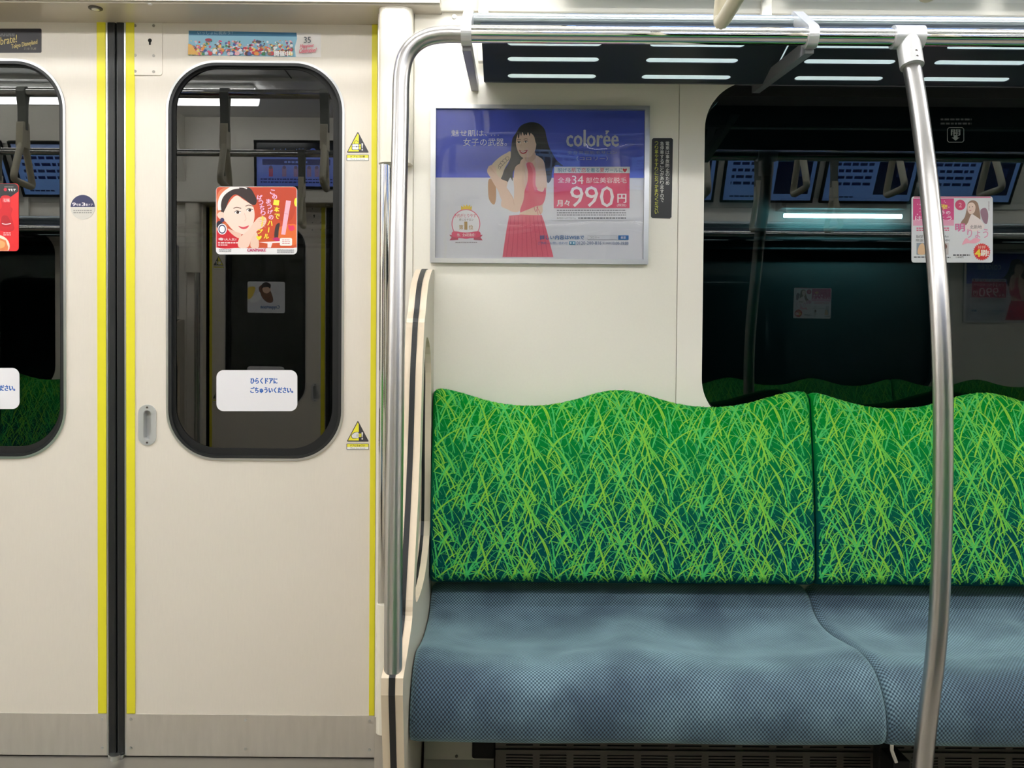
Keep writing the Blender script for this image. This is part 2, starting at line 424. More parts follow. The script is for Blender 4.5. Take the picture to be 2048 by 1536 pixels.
# header over the doors
ZH = P(400, 47, 0).z; YHF = -0.122; hx = P(880, 20, YHF).x
hd = build('trim_1', MB().prism([[(0.03, ZH), (YHF, ZH), (YHF - .004, ZH + .012), (YHF - .004, ZH + .05), (YHF - .03, ZC), (0.03, ZC)]], 'x', 2 * XM - hx, hx), M_HEAD, kind='structure')
build('header_front', MB().prism([[(YHF - .0045, ZH + .004), (YHF - .0085, ZH + .004), (YHF - .036, ZC), (YHF - .032, ZC)]], 'x', 2 * XM - hx, hx), M_WHITE, hd)
p = P(191, 16, -0.09)
def hpt(px, py):
    d = ray(px, py); return CAM + d * ((ZH - CAM.z) / d.z)
p = hpt(191, 16)
build('lock_socket', MB().cyl((p.x, p.y, ZH - .002), (0, 0, 1), .016, .002, 24), M_DARK, hd)
build('lock_core', MB().cyl((p.x, p.y, ZH - .004), (0, 0, 1), .009, .004, 20), M_ALU, hd)
p = hpt(300, 8); build('screw', MB().cyl((p.x, p.y, ZH - .0015), (0, 0, 1), .005, .002, 12), M_ALU, hd)
hatch = MB()
for a, b, c, d in ((.18, .42, 1.93, .0), (.18, .42, 2.13, .0)):
    hatch.box(XM - b, XM - a, YHF - .022, YHF - .012, c, c + .002)
# door sill
build('trim_2', MB().box(XM - .70, XM + .70, -0.13, 0.03, 0, 0.004), M_DUCT, kind='structure', bevel=.001)

# ------------------------------------------------------------------ the sliding doors
wx0 = P(333, 640, 0).x; wx1 = P(688, 640, 0).x; dz1 = P(505, 122, 0).z; dz0 = P(505, 921, 0).z
XE = -0.3395
zk = P(500, 1429, 0).z
def door(name, sgn):
    X = lambda x: x if sgn > 0 else 2 * XM - x
    def L(loop): return [(X(a), b) for a, b in loop]
    hp = P(295, 850, 0)
    holes = [L(rr(wx0 + .004, dz0 + .004, wx1 - .004, dz1 - .004, .122, 14))]
    if sgn > 0: holes.append(rr(hp.x - .0095, hp.z - .037, hp.x + .0095, hp.z + .037, .0094, 8))
    body = build(name, MB().prism([L(rect(XM + .021, .008, XE, ZH + .02))] + holes, 'y', 0.0, 0.03), M_DOOR, kind='structure')
    def bx(nm, a, b, y0, y1, z0, z1, m, bev=0.0):
        a, b = sorted((X(a), X(b))); return build(nm, MB().box(a, b, y0, y1, z0, z1), m, body, bevel=bev)
    bx('rubber_edge', XM + .0012, XM + .0205, -.003, .027, .012, ZH + .02, M_RUB, .004)
    bx('edge_strip', XM + .0205, XM + .0245, -.0015, .0, .008, ZH + .02, M_ALU)
    y1 = bx('yellow_stripe', XM + .0255, XM + .0465, -.0029, .0, zk + .001, ZH + .02, M_YEL)
    bx('yellow_stripe', -.3535, -.3400, -.0029, .0, zk + .001, ZH + .02, M_YEL)
    kp = bx('kick_plate', XM + .0245, XE, -.0025, .0, .008, zk, M_KICK, .0006)
    for (qx, qz) in ((XM + .036, zk - .013), (XM + .036, .028), ((XM + XE) / 2 + .0, zk - .013), (-.352, zk - .013), (-.352, .028), ((XM + XE) / 2, .028)):
        build('rivet', MB().cyl((X(qx), -.0040, qz), (0, 1, 0), .0035, .002, 12), M_ALU, kp)
    rim = build('window_rim', MB().prism([L(rr(wx0, dz0, wx1, dz1, .125, 16)), L(rr(wx0 + .0055, dz0 + .0055, wx1 - .0055, dz1 - .0055, .120, 16))], 'y', -.0035, .004), M_ALU, body, bevel=.0012)
    build('window_gasket', MB().prism([L(rr(wx0 + .0055, dz0 + .0055, wx1 - .0055, dz1 - .0055, .120, 16)), L(rr(wx0 + .013, dz0 + .012, wx1 - .013, dz1 - .012, .113, 16))], 'y', -.002, .012), M_RUB, body, bevel=.001)
    build('window_border', MB().prism([L(rr(wx0 + .013, dz0 + .012, wx1 - .013, dz1 - .012, .113, 16)), L(rr(wx0 + .020, dz0 + .030, wx1 - .030, dz1 - .016, .105, 16))], 'y', .008, .0115), M_RUBD, body)
    a, b = sorted((X(wx0 + .013), X(wx1 - .013)))
    build('window_pane', MB().prism([rr(a, dz0 + .012, b, dz1 - .012, .113, 14)], 'y', .0118, .0123), M_GLASSD, body)
    if sgn > 0:
        h = build('door_pull', MB().prism([rr(hp.x - .0225, hp.z - .051, hp.x + .0225, hp.z + .051, .0224, 12), rr(hp.x - .0095, hp.z - .037, hp.x + .0095, hp.z + .037, .0094, 8)], 'y', -.0025, .0), M_CAST, body, bevel=.0008)
        build('pull_cup', MB().prism([rr(hp.x - .0115, hp.z - .039, hp.x + .0115, hp.z + .039, .0114, 8), rr(hp.x - .0092, hp.z - .0365, hp.x + .0092, hp.z + .0365, .0091, 8)], 'y', .0005, .016)
              .prism([rr(hp.x - .0115, hp.z - .039, hp.x + .0115, hp.z + .039, .0114, 8)], 'y', .016, .018), M_CAST, h)
        for dz in (.044, -.044): build('screw', MB().cyl((hp.x, -.0036, hp.z + dz), (0, 1, 0), .0026, .0015, 10), M_DARK, h)
        a0 = P(254, 48, 0); a1 = P(325, 151, 0)
        lp = build('lock_plate', MB().prism([rr(a0.x, a1.z, a1.x, ZH + .018, .006, 4)], 'y', -.0022, 0), M_DOOR, body, bevel=.0007)
        k = P(300.5, 84, 0)
        build('keyhole', MB().prism([[(k.x + .0048 * math.cos(R(t)), k.z + .003 + .0048 * math.sin(R(t))) for t in range(-60, 241, 15)] + [(k.x - .0022, k.z - .008), (k.x + .0022, k.z - .008)]], 'y', -.0026, -.0021), M_BLACK, lp)
        for px, py in ((271, 111), (308, 112), (271, 143), (308, 144), (271, 52), (308, 52)):
            q = P(px, py, 0); sc = build('screw', MB().cyl((q.x, -.0028, q.z), (0, 1, 0), .0036, .0008, 16), M_DUCT, lp)
    return body
d1 = door('door_1', 1); d2 = door('door_2', -1)
g = MB().cyl((XM + .002, -.016, .004), (0, 0, 1), .012, .012, 18).box(XM - .018, XM + .020, -.012, .02, .004, .012)
st = build('door_guide', g, M_ALU, bevel=.001); tag(st, 'small rounded metal guide on the sill below the black door seam', 'door guide')

# door side grab bar with its cream end covers
t = thing('door_grab_bar', (-.29, YW, .15), 'vertical polished bar with cream end covers beside the right door leaf', 'handrail')
cx0 = P(754.5, 300, -.118).x; cx1 = P(824, 200, -.10).x
def cover(x0, x1, y0, z0, z1, r=.022):
    lp = [(x0, YW - .003), (x0, y0 + r)] + [(x0 + r - r * math.cos(R(a)), y0 + r - r * math.sin(R(a))) for a in range(15, 90, 15)] + [(x0 + r, y0), (x1 - r, y0)] + \
         [(x1 - r + r * math.sin(R(a)), y0 + r - r * math.cos(R(a))) for a in range(15, 90, 15)] + [(x1, y0 + r), (x1, YW - .003)]
    return MB().prism([lp], 'z', z0, z1)
zt = P(790, 30, -.11).z
build('upper_cover', cover(cx0, cx1, -.118, P(770, 325, -.11).z, ZH), M_CREAM, t, bevel=.004, bseg=3)
bxp = P(771, 700, -.09).x
zb = P(765, 1206, -.09).z; zbb = P(765, 1462, -.09).z
build('bar', MB().tube([(bxp, -.09, zb - .02), (bxp, -.09, P(770, 325, -.11).z + .02)], .0155, 24), M_CHROME, t)
build('lower_cover', cover(P(750, 1300, -.118).x, P(822, 1300, -.118).x, -.118, zbb, zb), M_CREAM, t, bevel=.006, bseg=3)
grab = t

# ------------------------------------------------------------------ seat end partition
XI = -0.190; XA, XB, XC = -0.2292, -0.2154, -0.2040
edge = [(864.6, 540), (860.7, 551), (856.8, 568), (853.8, 594), (851.5, 621), (849, 645), (846.8, 691), (845, 725), (843.5, 773), (842.5, 810), (840, 900), (836, 1000), (831, 1100), (826, 1200), (824, 1242), (815, 1305), (806.4, 1356)]
pl = [(PX(a, b, XI).y, PX(a, b, XI).z) for a, b in edge]
ztop = P(850, 538, -.10).z
loop = [(YW - .001, ztop + .001), (YW - .012, ztop), (pl[0][0], min(pl[0][1], ztop - .004))] + [q for q in pl[1:]]
lowb = PX(809, 1536, XI)
loop = spline(loop, 4, False) + [(pl[-1][0] - .004, pl[-1][1] - .03), (lowb.y, lowb.z), (lowb.y, .004), (YW - .001, .004)]
def fy(z):
    for (a, b), (c, d) in zip(pl, pl[1:]):
        if b >= z >= d: return a + (c - a) * (b - z) / (b - d)
    return pl[-1][0]
hz = [1.01, .95, .88, .80, .72, .64, .58, .54]
hole = spline([(fy(z) + .045, z) for z in hz] + [(-.42, .515), (-.27, .53), (-.155, .60)] + [(-.135, z) for z in (.70, .80, .90, .98)] + [(-.17, 1.04), (fy(1.03) + .08, 1.06)], 3)
t = thing('seat_partition', (XB, -.3, .004), 'pale maple edged partition with a black centre strip at the bench end', 'partition')
for a, b in ((XA, XB), (XC, XI)):
    build('side_panel', MB().prism([loop, hole], 'x', a, b, 0, 1), [M_PART, M_WOODC], t, bevel=.0015)
def grow(lp, d):
    n = len(lp); out = []
    for i in range(n):
        a = Vector(lp[i - 1]); b = Vector(lp[(i + 1) % n]); tt = (b - a).normalized(); out.append((lp[i][0] + tt.y * d, lp[i][1] - tt.x * d))
    return out
area = sum(loop[i - 1][0] * loop[i][1] - loop[i][0] * loop[i - 1][1] for i in range(len(loop)))
out_ = [(a, min(b, ztop + .0016) if b > .01 else .004) for a, b in grow(loop, .0016 if area > 0 else -.0016)]
out_ = [(min(a, YW - .001), b) for a, b in out_]
build('centre_strip', MB().prism([out_, hole], 'x', XB, XC), M_RUB, t)
build('partition_pane', MB().prism([grow(hole, 0)], 'x', (XB + XC) / 2 - .002, (XB + XC) / 2 + .002), M_GLASSP, t)
part = t

# ------------------------------------------------------------------ luggage rack with its bars, and the seat end pole
YF = -0.475
zf = P(1400, 71.5, YF).z
xs0 = P(938, 70, YF).x
t = thing('luggage_rack', (1.36, YF, zf), 'luggage rack of dark slotted panels behind two steel bars', 'rack')
rack = t
build('front_bar', MB().tube([(xs0, YF, zf), (2.72 - xs0, YF, zf)], .0168, 28), M_CHROME, t)
YR = -0.385; zr = P(1400, 42, YR).z
build('rear_bar', MB().tube([(xs0, YR, zr), (2.72 - xs0, YR, zr)], .0125, 24), M_PIPE, t)
# slotted shelf panels, sloping down to the wall
ya, yb = -0.385, -0.165
za = P(1100, 46, ya).z; zb2 = P(1100, 164.5, yb).z
slope = (zb2 - za) / (yb - ya)
def on_shelf(px, py):
    d = ray(px, py); n = Vector((0, -slope, 1)); p0 = Vector((0, ya, za)); k = (p0 - CAM).dot(n) / d.dot(n); return CAM + d * k
def shelf(x0, x1, slots):
    m = MB(); outer = [(x0, ya), (x1, ya), (x1, yb), (x0, yb)]; holes = []
    for (a, b, y) in slots:
        r = .0095; holes.append([(b - r + r * math.cos(R(q)), y + r * math.sin(R(q))) for q in range(-90, 91, 22)] + [(a + r + r * math.cos(R(q)), y + r * math.sin(R(q))) for q in range(90, 271, 22)])
    m.prism([outer] + holes, 'z', 0, .002)
    for v in m.v: v.z += za + (v.y - ya) * slope
    return m
ys_ = [on_shelf(1100, y).y for y in (88, 119.5, 153)]
s0 = [(on_shelf(1015, 119, ).x, on_shelf(1198, 120).x), (on_shelf(1292, 121).x, on_shelf(1476, 122).x)]
w_ = .579 + .017
sl = [(a, b, y) for y in ys_ for a, b in s0]
sh1 = build('shelf_panel', shelf(-.070, .582, sl), M_RACK, t)
s1 = [(on_shelf(1608, 124).x, on_shelf(1790, 125).x), (on_shelf(1868, 127).x, on_shelf(1868, 127).x + .2)]
build('shelf_panel', shelf(.586, 1.262, [(a, b, y) for y in ys_ for a, b in s1]), M_RACK, t)
for k in (1, 2, 3):
    if k < 3: build('shelf_panel', shelf(.586 + .68 * k, min(2.79, 1.262 + .68 * k), [(a + .68 * k, b + .68 * k, y) for y in ys_ for a, b in s1]), M_RACK, t)
# white tray lining above the slots: the parcels rest on it
tr = MB().prism([[(-.07, ya + .004), (2.79, ya + .004), (2.79, yb), (-.07, yb)]], 'z', .0035, .005)
for v in tr.v: v.z += za + (v.y - ya) * slope
build('tray_liner', tr, None or bpy.data.materials.new('translucent_tray'), t)
tm = bpy.data.materials['translucent_tray']; tm.use_nodes = True; nn = tm.node_tree.nodes; nn.clear()
a_ = nn.new('ShaderNodeBsdfTranslucent'); a_.inputs[0].default_value = srgb(222, 232, 232); b_2 = nn.new('ShaderNodeBsdfDiffuse'); b_2.inputs[0].default_value = srgb(246, 252, 252)
mx = nn.new('ShaderNodeMixShader'); mx.inputs[0].default_value = .3; oo = nn.new('ShaderNodeOutputMaterial')
tm.node_tree.links.new(a_.outputs[0], mx.inputs[1]); tm.node_tree.links.new(b_2.outputs[0], mx.inputs[2]); tm.node_tree.links.new(mx.outputs[0], oo.inputs[0])
rear_stop = MB().prism([[(yb - .002, zb2 + .0022), (yb, zb2), (YW - .001, zb2 + .027), (YW - .001, zb2 + .031)]], 'x', -.070, 2.79)
build('rear_light_stop', rear_stop, M_RACK, t)  # unseen strip added to stop light leaking between shelf and wall
front_stop = MB().prism([[(ya - .002, za + .002), (ya + .001, za - .002), (ya - .057, zf + .004), (ya - .060, zf + .007)]], 'x', -.070, 2.79)
build('front_light_stop', front_stop, M_RACK, t)  # added strip hidden behind the front bar, blocks light through the gap
def bracket(x, th=.020):
    r1, r2 = .0225, .0195; c1 = Vector((YF, zf)); c2 = Vector((YR, zr)); d = (c2 - c1); an = math.degrees(math.atan2(d.y, d.x))
    lp = [(c1.x + r1 * math.cos(R(q)), c1.y + r1 * math.sin(R(q))) for q in [an + 90 + 12 * k for k in range(16)]] + \
         [(c2.x + r2 * math.cos(R(q)), c2.y + r2 * math.sin(R(q))) for q in [an - 90 + 12 * k for k in range(16)]]
    b = build('collar', MB().prism([lp], 'x', x - th / 2, x + th / 2), M_CAST, rack, bevel=.003, bseg=3)
    zt_ = P(950, 183, YW).z
    arm = MB().prism([[(YF + .008, zf - .030), (YW - .001, zt_), (YW - .001, zt_ + .026), (YF + .008, zf - .004)]], 'x', x - .0085, x + .0085)
    build('rack_arm', arm, M_ARM, b, bevel=.004, bseg=3)
for x in (P(933, 60, YF).x, P(1622, 70, YF).x, 1.36 + .63, 2.72 - P(933, 60, YF).x): bracket(x)

t = thing('seat_end_pole', (-.21, -.6, .44), 'satin steel pole rising from the partition and bending into the rack', 'handrail')
pts = [P(932, 69, YF), P(895, 68.5, YF), P(868, 71, YF), P(846, 78, YF), P(826, 92, YF), P(812, 112, YF), P(805, 138, YF), P(802, 170, YF - .002), P(801, 230, YF - .008), P(799, 320, YF - .018),
       P(795, 500, YF - .04), P(792, 720, YF - .07), P(789, 950, YF - .10), P(787, 1150, YF - .13), P(786, 1358, YF - .16)]
pts = [tuple(p) for p in pts]
build('pole', MB().tube(spline(pts, 5, False), .0165, 28), M_STEEL, t)
pole1 = t
# curved pole with its T joint
XP = 0.793
cp = [(1815, 60), (1818, 100), (1823, 130), (1835, 200), (1849, 300), (1861, 400), (1875.5, 560), (1883, 700), (1886.5, 840), (1885, 1030), (1879, 1210), (1870, 1320), (1860, 1400), (1845, 1536)]
yp_ = [YF, YF - .002, YF - .010, YF - .035, YF - .075, -.580, -.620, -.640, -.648, -.654, -.656, -.656, -.654, -.648]
cw = [P(a, b, y) for (a, b), y in zip(cp, yp_)]
XP = cw[0].x; cw[0].z = zf
last = cw[-1]
pp = [tuple(p) for p in cw] + [(last.x - .003, last.y + .004, last.z - .12), (last.x - .004, last.y + .006, 0.006)]
t = thing('curved_pole', (last.x, last.y, 0.004), 'bowed satin steel pole in front of the green bench, joined to the rack bar', 'handrail')
build('pole', MB().tube(spline(pp, 5, False), .0170, 28), M_STEEL, t)
build('floor_flange', MB().cyl((last.x - .004, last.y + .006, 0.002), (0, 0, 1), .04, .012, 28), M_CAST, t, bevel=.002)
jt = build('bar_joint', MB().tube([(XP - .029, YF, zf), (XP + .029, YF, zf)], .0225, 28), M_CAST, t, bevel=.002)
dv = (Vector(pp[3]) - Vector(pp[0])).normalized()
slv = build('joint_sleeve', MB().tube([Vector(pp[0]) + dv * .005, Vector(pp[0]) + dv * .064], .0222, 28), M_CAST, t, bevel=.002)
for k in (.036, .048):
    q = Vector(pp[0]) + dv * k; build('screw', MB().cyl((q.x + .002, q.y - .0235, q.z - .002), (0, 1, .1), .0025, .004, 10), M_DARK, slv)
pole2 = t
pole3 = shifted(pole2, 2 * (1.36 - XP), 'bowed satin steel pole farther right on the green bench, beyond the frame edge')

# ------------------------------------------------------------------ bench
CR0, PIT = .257, .4365            # first inner crest, seat pitch
def crest(X):
    k = (X - CR0) / PIT; c = math.cos(2 * math.pi * k); return .0 + c + 0.12 * math.cos(4 * math.pi * k)
Z0 = .493
def htop(X): return .9200 + .0195 * crest(X)
RT = .030
def bs(X, v, x0, x1, off=0.0):
    """front face of the backrest; v runs up the cloth"""
    h = htop(X); Lf = h - Z0 - RT; base = -.178; lean = .060
    yy = lambda q: base + lean * (q / .43) - .010 * math.sin(math.pi * min(1, max(0, q / .40)))
    e = max(0, 1 - min(X - x0, x1 - X) / .014); ed = .012 * e * e
    if v <= Lf:
        b = max(0, 1 - v / .022); y = yy(v) + .018 * b * b + ed; z = Z0 + v; n = Vector((0, -1, .12))
    else:
        a = (v - Lf) / RT; y = yy(Lf) + RT * (1 - math.cos(a)) + ed; z = Z0 + Lf + RT * math.sin(a) - ed * .6; n = Vector((0, -math.cos(a), math.sin(a)))
    n.normalize(); p = Vector((X, y, z)) + n * off; p.y = min(p.y, YW - .003 - off); return p
def lerpc(a, b, k): return tuple(a[i] + (b[i] - a[i]) * k for i in range(3)) + (1,)
GC_TOP, GC_BOT = srgb(2, 136, 46), srgb(0, 76, 76)
rnd = random.Random(11)
TW, TH = .273, .156
BL = []
def blade(u, v, ang, L, wd, k, col): BL.append((u, v, ang, L, wd, k, col))
YG_, MG, LG, DG = (140, 208, 70), (76, 196, 104), (110, 202, 82), (60, 178, 96)
for bu, bv, cmain in ((.045, .092, LG), (.100, .020, MG), (.1815, .090, MG), (.2365, .022, LG)):
    for a in (-24, -6, 14, 28): blade(bu, bv, a + rnd.uniform(-4, 4), rnd.uniform(.04, .07), .0036, (1 if a > 0 else -1) * 14, cmain)
    for a in (-20, 22): blade(bu, bv + .003, 180 + a, rnd.uniform(.04, .07), .0036, 0, cmain)
    for a in (-68, 70): blade(bu, bv, a, rnd.uniform(.03, .05), .0026, (1 if a > 0 else -1) * 12, cmain)
def strat(n, m):
    for i in range(n):
        for j in range(m): yield (i + rnd.random()) * TW / n, (j + rnd.random()) * TH / m
for u, v in strat(12, 5):          # long arching stems
    a = rnd.choice([-1, 1]) * rnd.uniform(4, 26)
    blade(u, v, a, rnd.uniform(.07, .12), rnd.uniform(.0030, .0048), (1 if a > 0 else -1) * rnd.uniform(2, 9), rnd.choice([YG_, LG, MG, LG, DG, YG_]))
for u, v in strat(10, 5):          # arches that bend right over
    a = rnd.choice([-1, 1]) * rnd.uniform(5, 30)
    blade(u, v, a, rnd.uniform(.05, .09), rnd.uniform(.0020, .0034), (1 if a > 0 else -1) * rnd.uniform(12, 24), rnd.choice([YG_, LG, MG, DG, MG]))
for u, v in strat(18, 9):
    a = rnd.uniform(-85, 85); blade(u, v, a, rnd.uniform(.012, .038), rnd.uniform(.0007, .0014), rnd.uniform(-30, 30), rnd.choice([MG, (90, 176, 124), LG]))
BL.sort(key=lambda b: b[4])
def backrest(x0, x1):
    m = MB(); nx = max(2, int((x1 - x0) / .009)); vsn = 30; arcs = 12
    cols = []
    for i in range(nx + 1):
        X = x0 + (x1 - x0) * i / nx; Lf = htop(X) - Z0 - RT; row = []
        for j in range(vsn + 1): row.append((X, Lf * j / vsn))
        for j in range(1, arcs + 1): row.append((X, Lf + RT * R(150) * j / arcs))
        cols.append(row)
    nr = len(cols[0]); vs = [bs(X, v, x0, x1) for row in cols for X, v in row]
    for j in range(nr - 1):
        k = min(1, max(0, 1 - (cols[0][j][1]) / .40)); c = lerpc(GC_TOP, GC_BOT, min(1, k * 1.45))
        m.add([], [], 0)
        o = 0
        for i in range(nx):
            m.f.append([i * nr + j, (i + 1) * nr + j, (i + 1) * nr + j + 1, i * nr + j + 1]); m.m.append(0); m.c.append(c); m.smooth.append(True)
    m.v = list(vs)
    n0 = len(m.v)
    bk = [Vector((p.x, YW - .001, max(.5, p.z - .05))) for p in vs[nr - 1::nr]]; bb = [Vector((x0 + (x1 - x0) * i / nx, YW - .001, Z0)) for i in range(nx + 1)]
    m.v += bk + bb
    for i in range(nx):
        m.f.append([i * nr + nr - 1, (i + 1) * nr + nr - 1, n0 + i + 1, n0 + i]); m.f.append([n0 + i, n0 + i + 1, n0 + nx + 2 + i, n0 + nx + 1 + i]); m.f.append([(i + 1) * nr, i * nr, n0 + nx + 1 + i, n0 + nx + 2 + i])
        for _ in range(3): m.m.append(0); m.c.append(GC_TOP); m.smooth.append(False)
    for i, jj in ((0, 0), (nx, nx)):
        m.f.append([i * nr + j for j in range(nr)] + [n0 + i, n0 + nx + 1 + i]); m.m.append(0); m.c.append(GC_BOT); m.smooth.append(False)
    # the woven blades of grass, lying in the cloth
    ti0 = int(math.floor((x0 + .2) / TW)) - 1; ti1 = int(math.ceil((x1 + .2) / TW)) + 1
    for ti in range(ti0, ti1):
        for tj in range(-1, 4):
            for bi, (u, v, ang, L, wd, k, col) in enumerate(BL):
                n = 8 if L > .04 else 4; px_, pv = ti * TW - .2 + u, tj * TH + v; a = R(ang); pr = None
                for s in range(n + 1):
                    q = s / n; hw = wd * .5 * max(.15, (1 - q ** 2.6)) * (0.7 + .3 * min(1, q * 5))
                    nx_, nv = math.cos(a), -math.sin(a)
                    vm = htop(min(x1, max(x0, px_))) - Z0 - RT + RT * 1.7
                    ok = x0 + .003 < px_ - hw and px_ + hw < x1 - .003 and .003 < pv < vm
                    cur = (bs(px_ - nx_ * hw, pv - nv * hw, x0, x1, .0006 + bi * .0000025), bs(px_ + nx_ * hw, pv + nv * hw, x0, x1, .0006 + bi * .0000025)) if ok else None
                    if pr and cur:
                        o = len(m.v); m.v += [pr[0], pr[1], cur[1], cur[0]]; m.f.append([o, o + 1, o + 2, o + 3]); m.m.append(0); m.smooth.append(True)
                        kk = min(1, max(0, 1 - pv / .40)); c = srgb(col); m.c.append((c[0] * (1 - .12 * kk), c[1] * (1 - .10 * kk), c[2], 1))
                    pr = cur; px_ += math.sin(a) * L / n; pv += math.cos(a) * L / n; a += k * L / n
    return m
prof = spline([(-.085, .475), (-.125, .462), (-.165, .430), (-.22, .412), (-.30, .408), (-.39, .414), (-.46, .421), (-.52, .414), (-.560, .385), (-.578, .345), (-.578, .305), (-.565, .288)], 5, False)
def cushion(x0, x1):
    m = MB(); nx = max(2, int((x1 - x0) / .010)); n = len(prof); uvs = []; vs = []
    arc = [0]
    for a, b in zip(prof, prof[1:]): arc.append(arc[-1] + math.hypot(b[0] - a[0], b[1] - a[1]))
    for i in range(nx + 1):
        X = x0 + (x1 - x0) * i / nx; c = math.cos(2 * math.pi * (X - CR0) / PIT)
        rid = max(0, 1 - abs(((X - CR0 + PIT / 2) % PIT) - PIT / 2) / .09)
        e = max(0, 1 - min(X - x0, x1 - X) / .018)
        for (y, z), s in zip(prof, arc):
            q = min(1, max(0, (s - .05) / .12)) * min(1, max(0, (.50 - s) / .10)); f = min(1, max(0, (s - .38) / .1))
            dz = (.0075 * c + .006 * rid * rid) * q - .010 * e * e * (1 if z > .33 else 0); dy = f * (.008 * e * e - .004 * (-c + 1) * .5)
            dz += .0015 * math.sin(X * 37 + s * 21) * q
            vs.append(Vector((X, y + dy, z + dz))); uvs.append((X, s))
    k0 = len(vs)
    for i in range(nx + 1):
        X = x0 + (x1 - x0) * i / nx; vs += [Vector((X, -.54, .284)), Vector((X, -.085, .30))]; uvs += [(X, 0), (X, .4)]
    m.v = vs; m.uv = uvs
    def fa(f, sm=True): m.f.append(f); m.m.append(0); m.c.append((1, 1, 1, 1)); m.smooth.append(sm)
    for i in range(nx):
        for j in range(n - 1): fa([i * n + j + 1, (i + 1) * n + j + 1, (i + 1) * n + j, i * n + j])
        a, b = k0 + i * 2, k0 + (i + 1) * 2
        fa([(i) * n + n - 1, a, b, (i + 1) * n + n - 1], False); fa([a, a + 1, b + 1, b], False); fa([a + 1, i * n, (i + 1) * n, b + 1], False)
    for i in (0, nx): fa([i * n + j for j in range(n)] + [k0 + i * 2, k0 + i * 2 + 1], False)
    return m
XS = P(1634, 900, -.16).x
units = [(-.1875, XS - .0012, 'two-person bench unit with grass-green back and blue cushion beside the maple partition'),
         (XS + .0012, 2.72 - XS - .0012, 'three-person bench unit behind the bowed steel pole, right of the back seam'),
         (2.72 - XS + .0012, 2.72 + .1875, 'two-person bench unit at the right end of the near bench')]
bench = []
for x0, x1, lab in units:
    t = thing('bench_seat', ((x0 + x1) / 2, -.3, .28), lab, 'bench')
    bk = build('backrest', backrest(x0, x1), M_GRASS, t)
    cu = build('cushion', cushion(x0, x1), M_SEAT, t)
    fix([bk, cu])
    bench.append(t)
# small bright catch and its black foot below the seam of the cushions
q = P(1783, 1500, -.50); q2 = P(1792, 1524, -.50)
t = bench[1]
build('seat_catch', MB().tube([q + Vector((0, 0, .03)), q, q2], .0045, 12), M_CHROME, t)
build('seat_leg', MB().box(q2.x - .006, q2.x + .03, -.50, -.42, .0, q2.z + .002).box(q2.x - .010, q2.x + .012, -.44, -.41, .0, .30), M_BLACK, t, bevel=.004)

# wall foot, steel seat pan cover and heater below the bench
t = thing('steel_kick_cover', (-.12, -.33, 0), 'folded grey steel cover under the bench beside the partition', 'cover')
xa = P(848, 1490, -.33).x; xb = P(988, 1510, -.33).x
build('cover_plate', MB().prism([[(-.30, .275), (-.302, .275), (-.33, .150), (-.40, .04), (-.40, 0.0), (-.30, 0.0)]], 'x', xa, xb), M_DUCT, t, bevel=.002)
x1_ = P(945, 1500, -.34).x; x2_ = P(991, 1500, -.34).x
build('black_box', MB().box(x1_, x2_, -.362, -.325, .165, .275), M_BLACK, t, bevel=.004)
build('screw', MB().cyl((P(913, 1514, -.33).x, -.334, .158), (0, 1, 0), .003, .003, 10), M_DARK, t)
xh0 = P(991, 1500, -.38).x
t = thing('seat_heater', (1.36, -.38, 0), 'dark louvred heater housing running under the bench cushions', 'heater')
hb = MB(); cells = 41; cpx = .0706; cw_ = .056; first = P(1012, 1510, -.385).x
zsl = P(1300, 1502, -.385).z
z_up = (zsl + .004, .30); zlo = (.03, zsl - .004)
hb.box(xh0, 2.88, -.385, -.380, z_up[0] + .024, .275); hb.box(xh0, 2.88, -.392, -.380, zsl - .003, zsl + .003); hb.box(xh0, 2.88, -.385, -.38, 0.004, .035)
xcol = xh0
for i in range(cells + 1):
    xc = first + i * cpx if i < cells else 2.88
    hb.box(xcol, min(2.88, xc), -.385, -.380, .03, z_up[0] + .03); xcol = xc + cw_
hb.box(xh0, 2.88, -.375, -.370, .004, .275, 1)
build('housing', hb, [M_DARK, M_BLACK], t)
lou0 = MB()
for k in range(3): lou0.box(0, cw_, -.385, -.381, z_up[0] + .0085 * k - .0, z_up[0] + .0085 * k + .0052)
for k in range(24): lou0.box(0, cw_, -.385, -.381, zsl - .0090 - .0062 * k, zsl - .0055 - .0062 * k)
l0 = build('louvre', lou0, M_DARK, t, None); l0.location = (first, 0, 0)
for i in range(1, cells):
    c = l0.copy(); COL.objects.link(c); c.location = (first + i * cpx, 0, 0)
heater = t

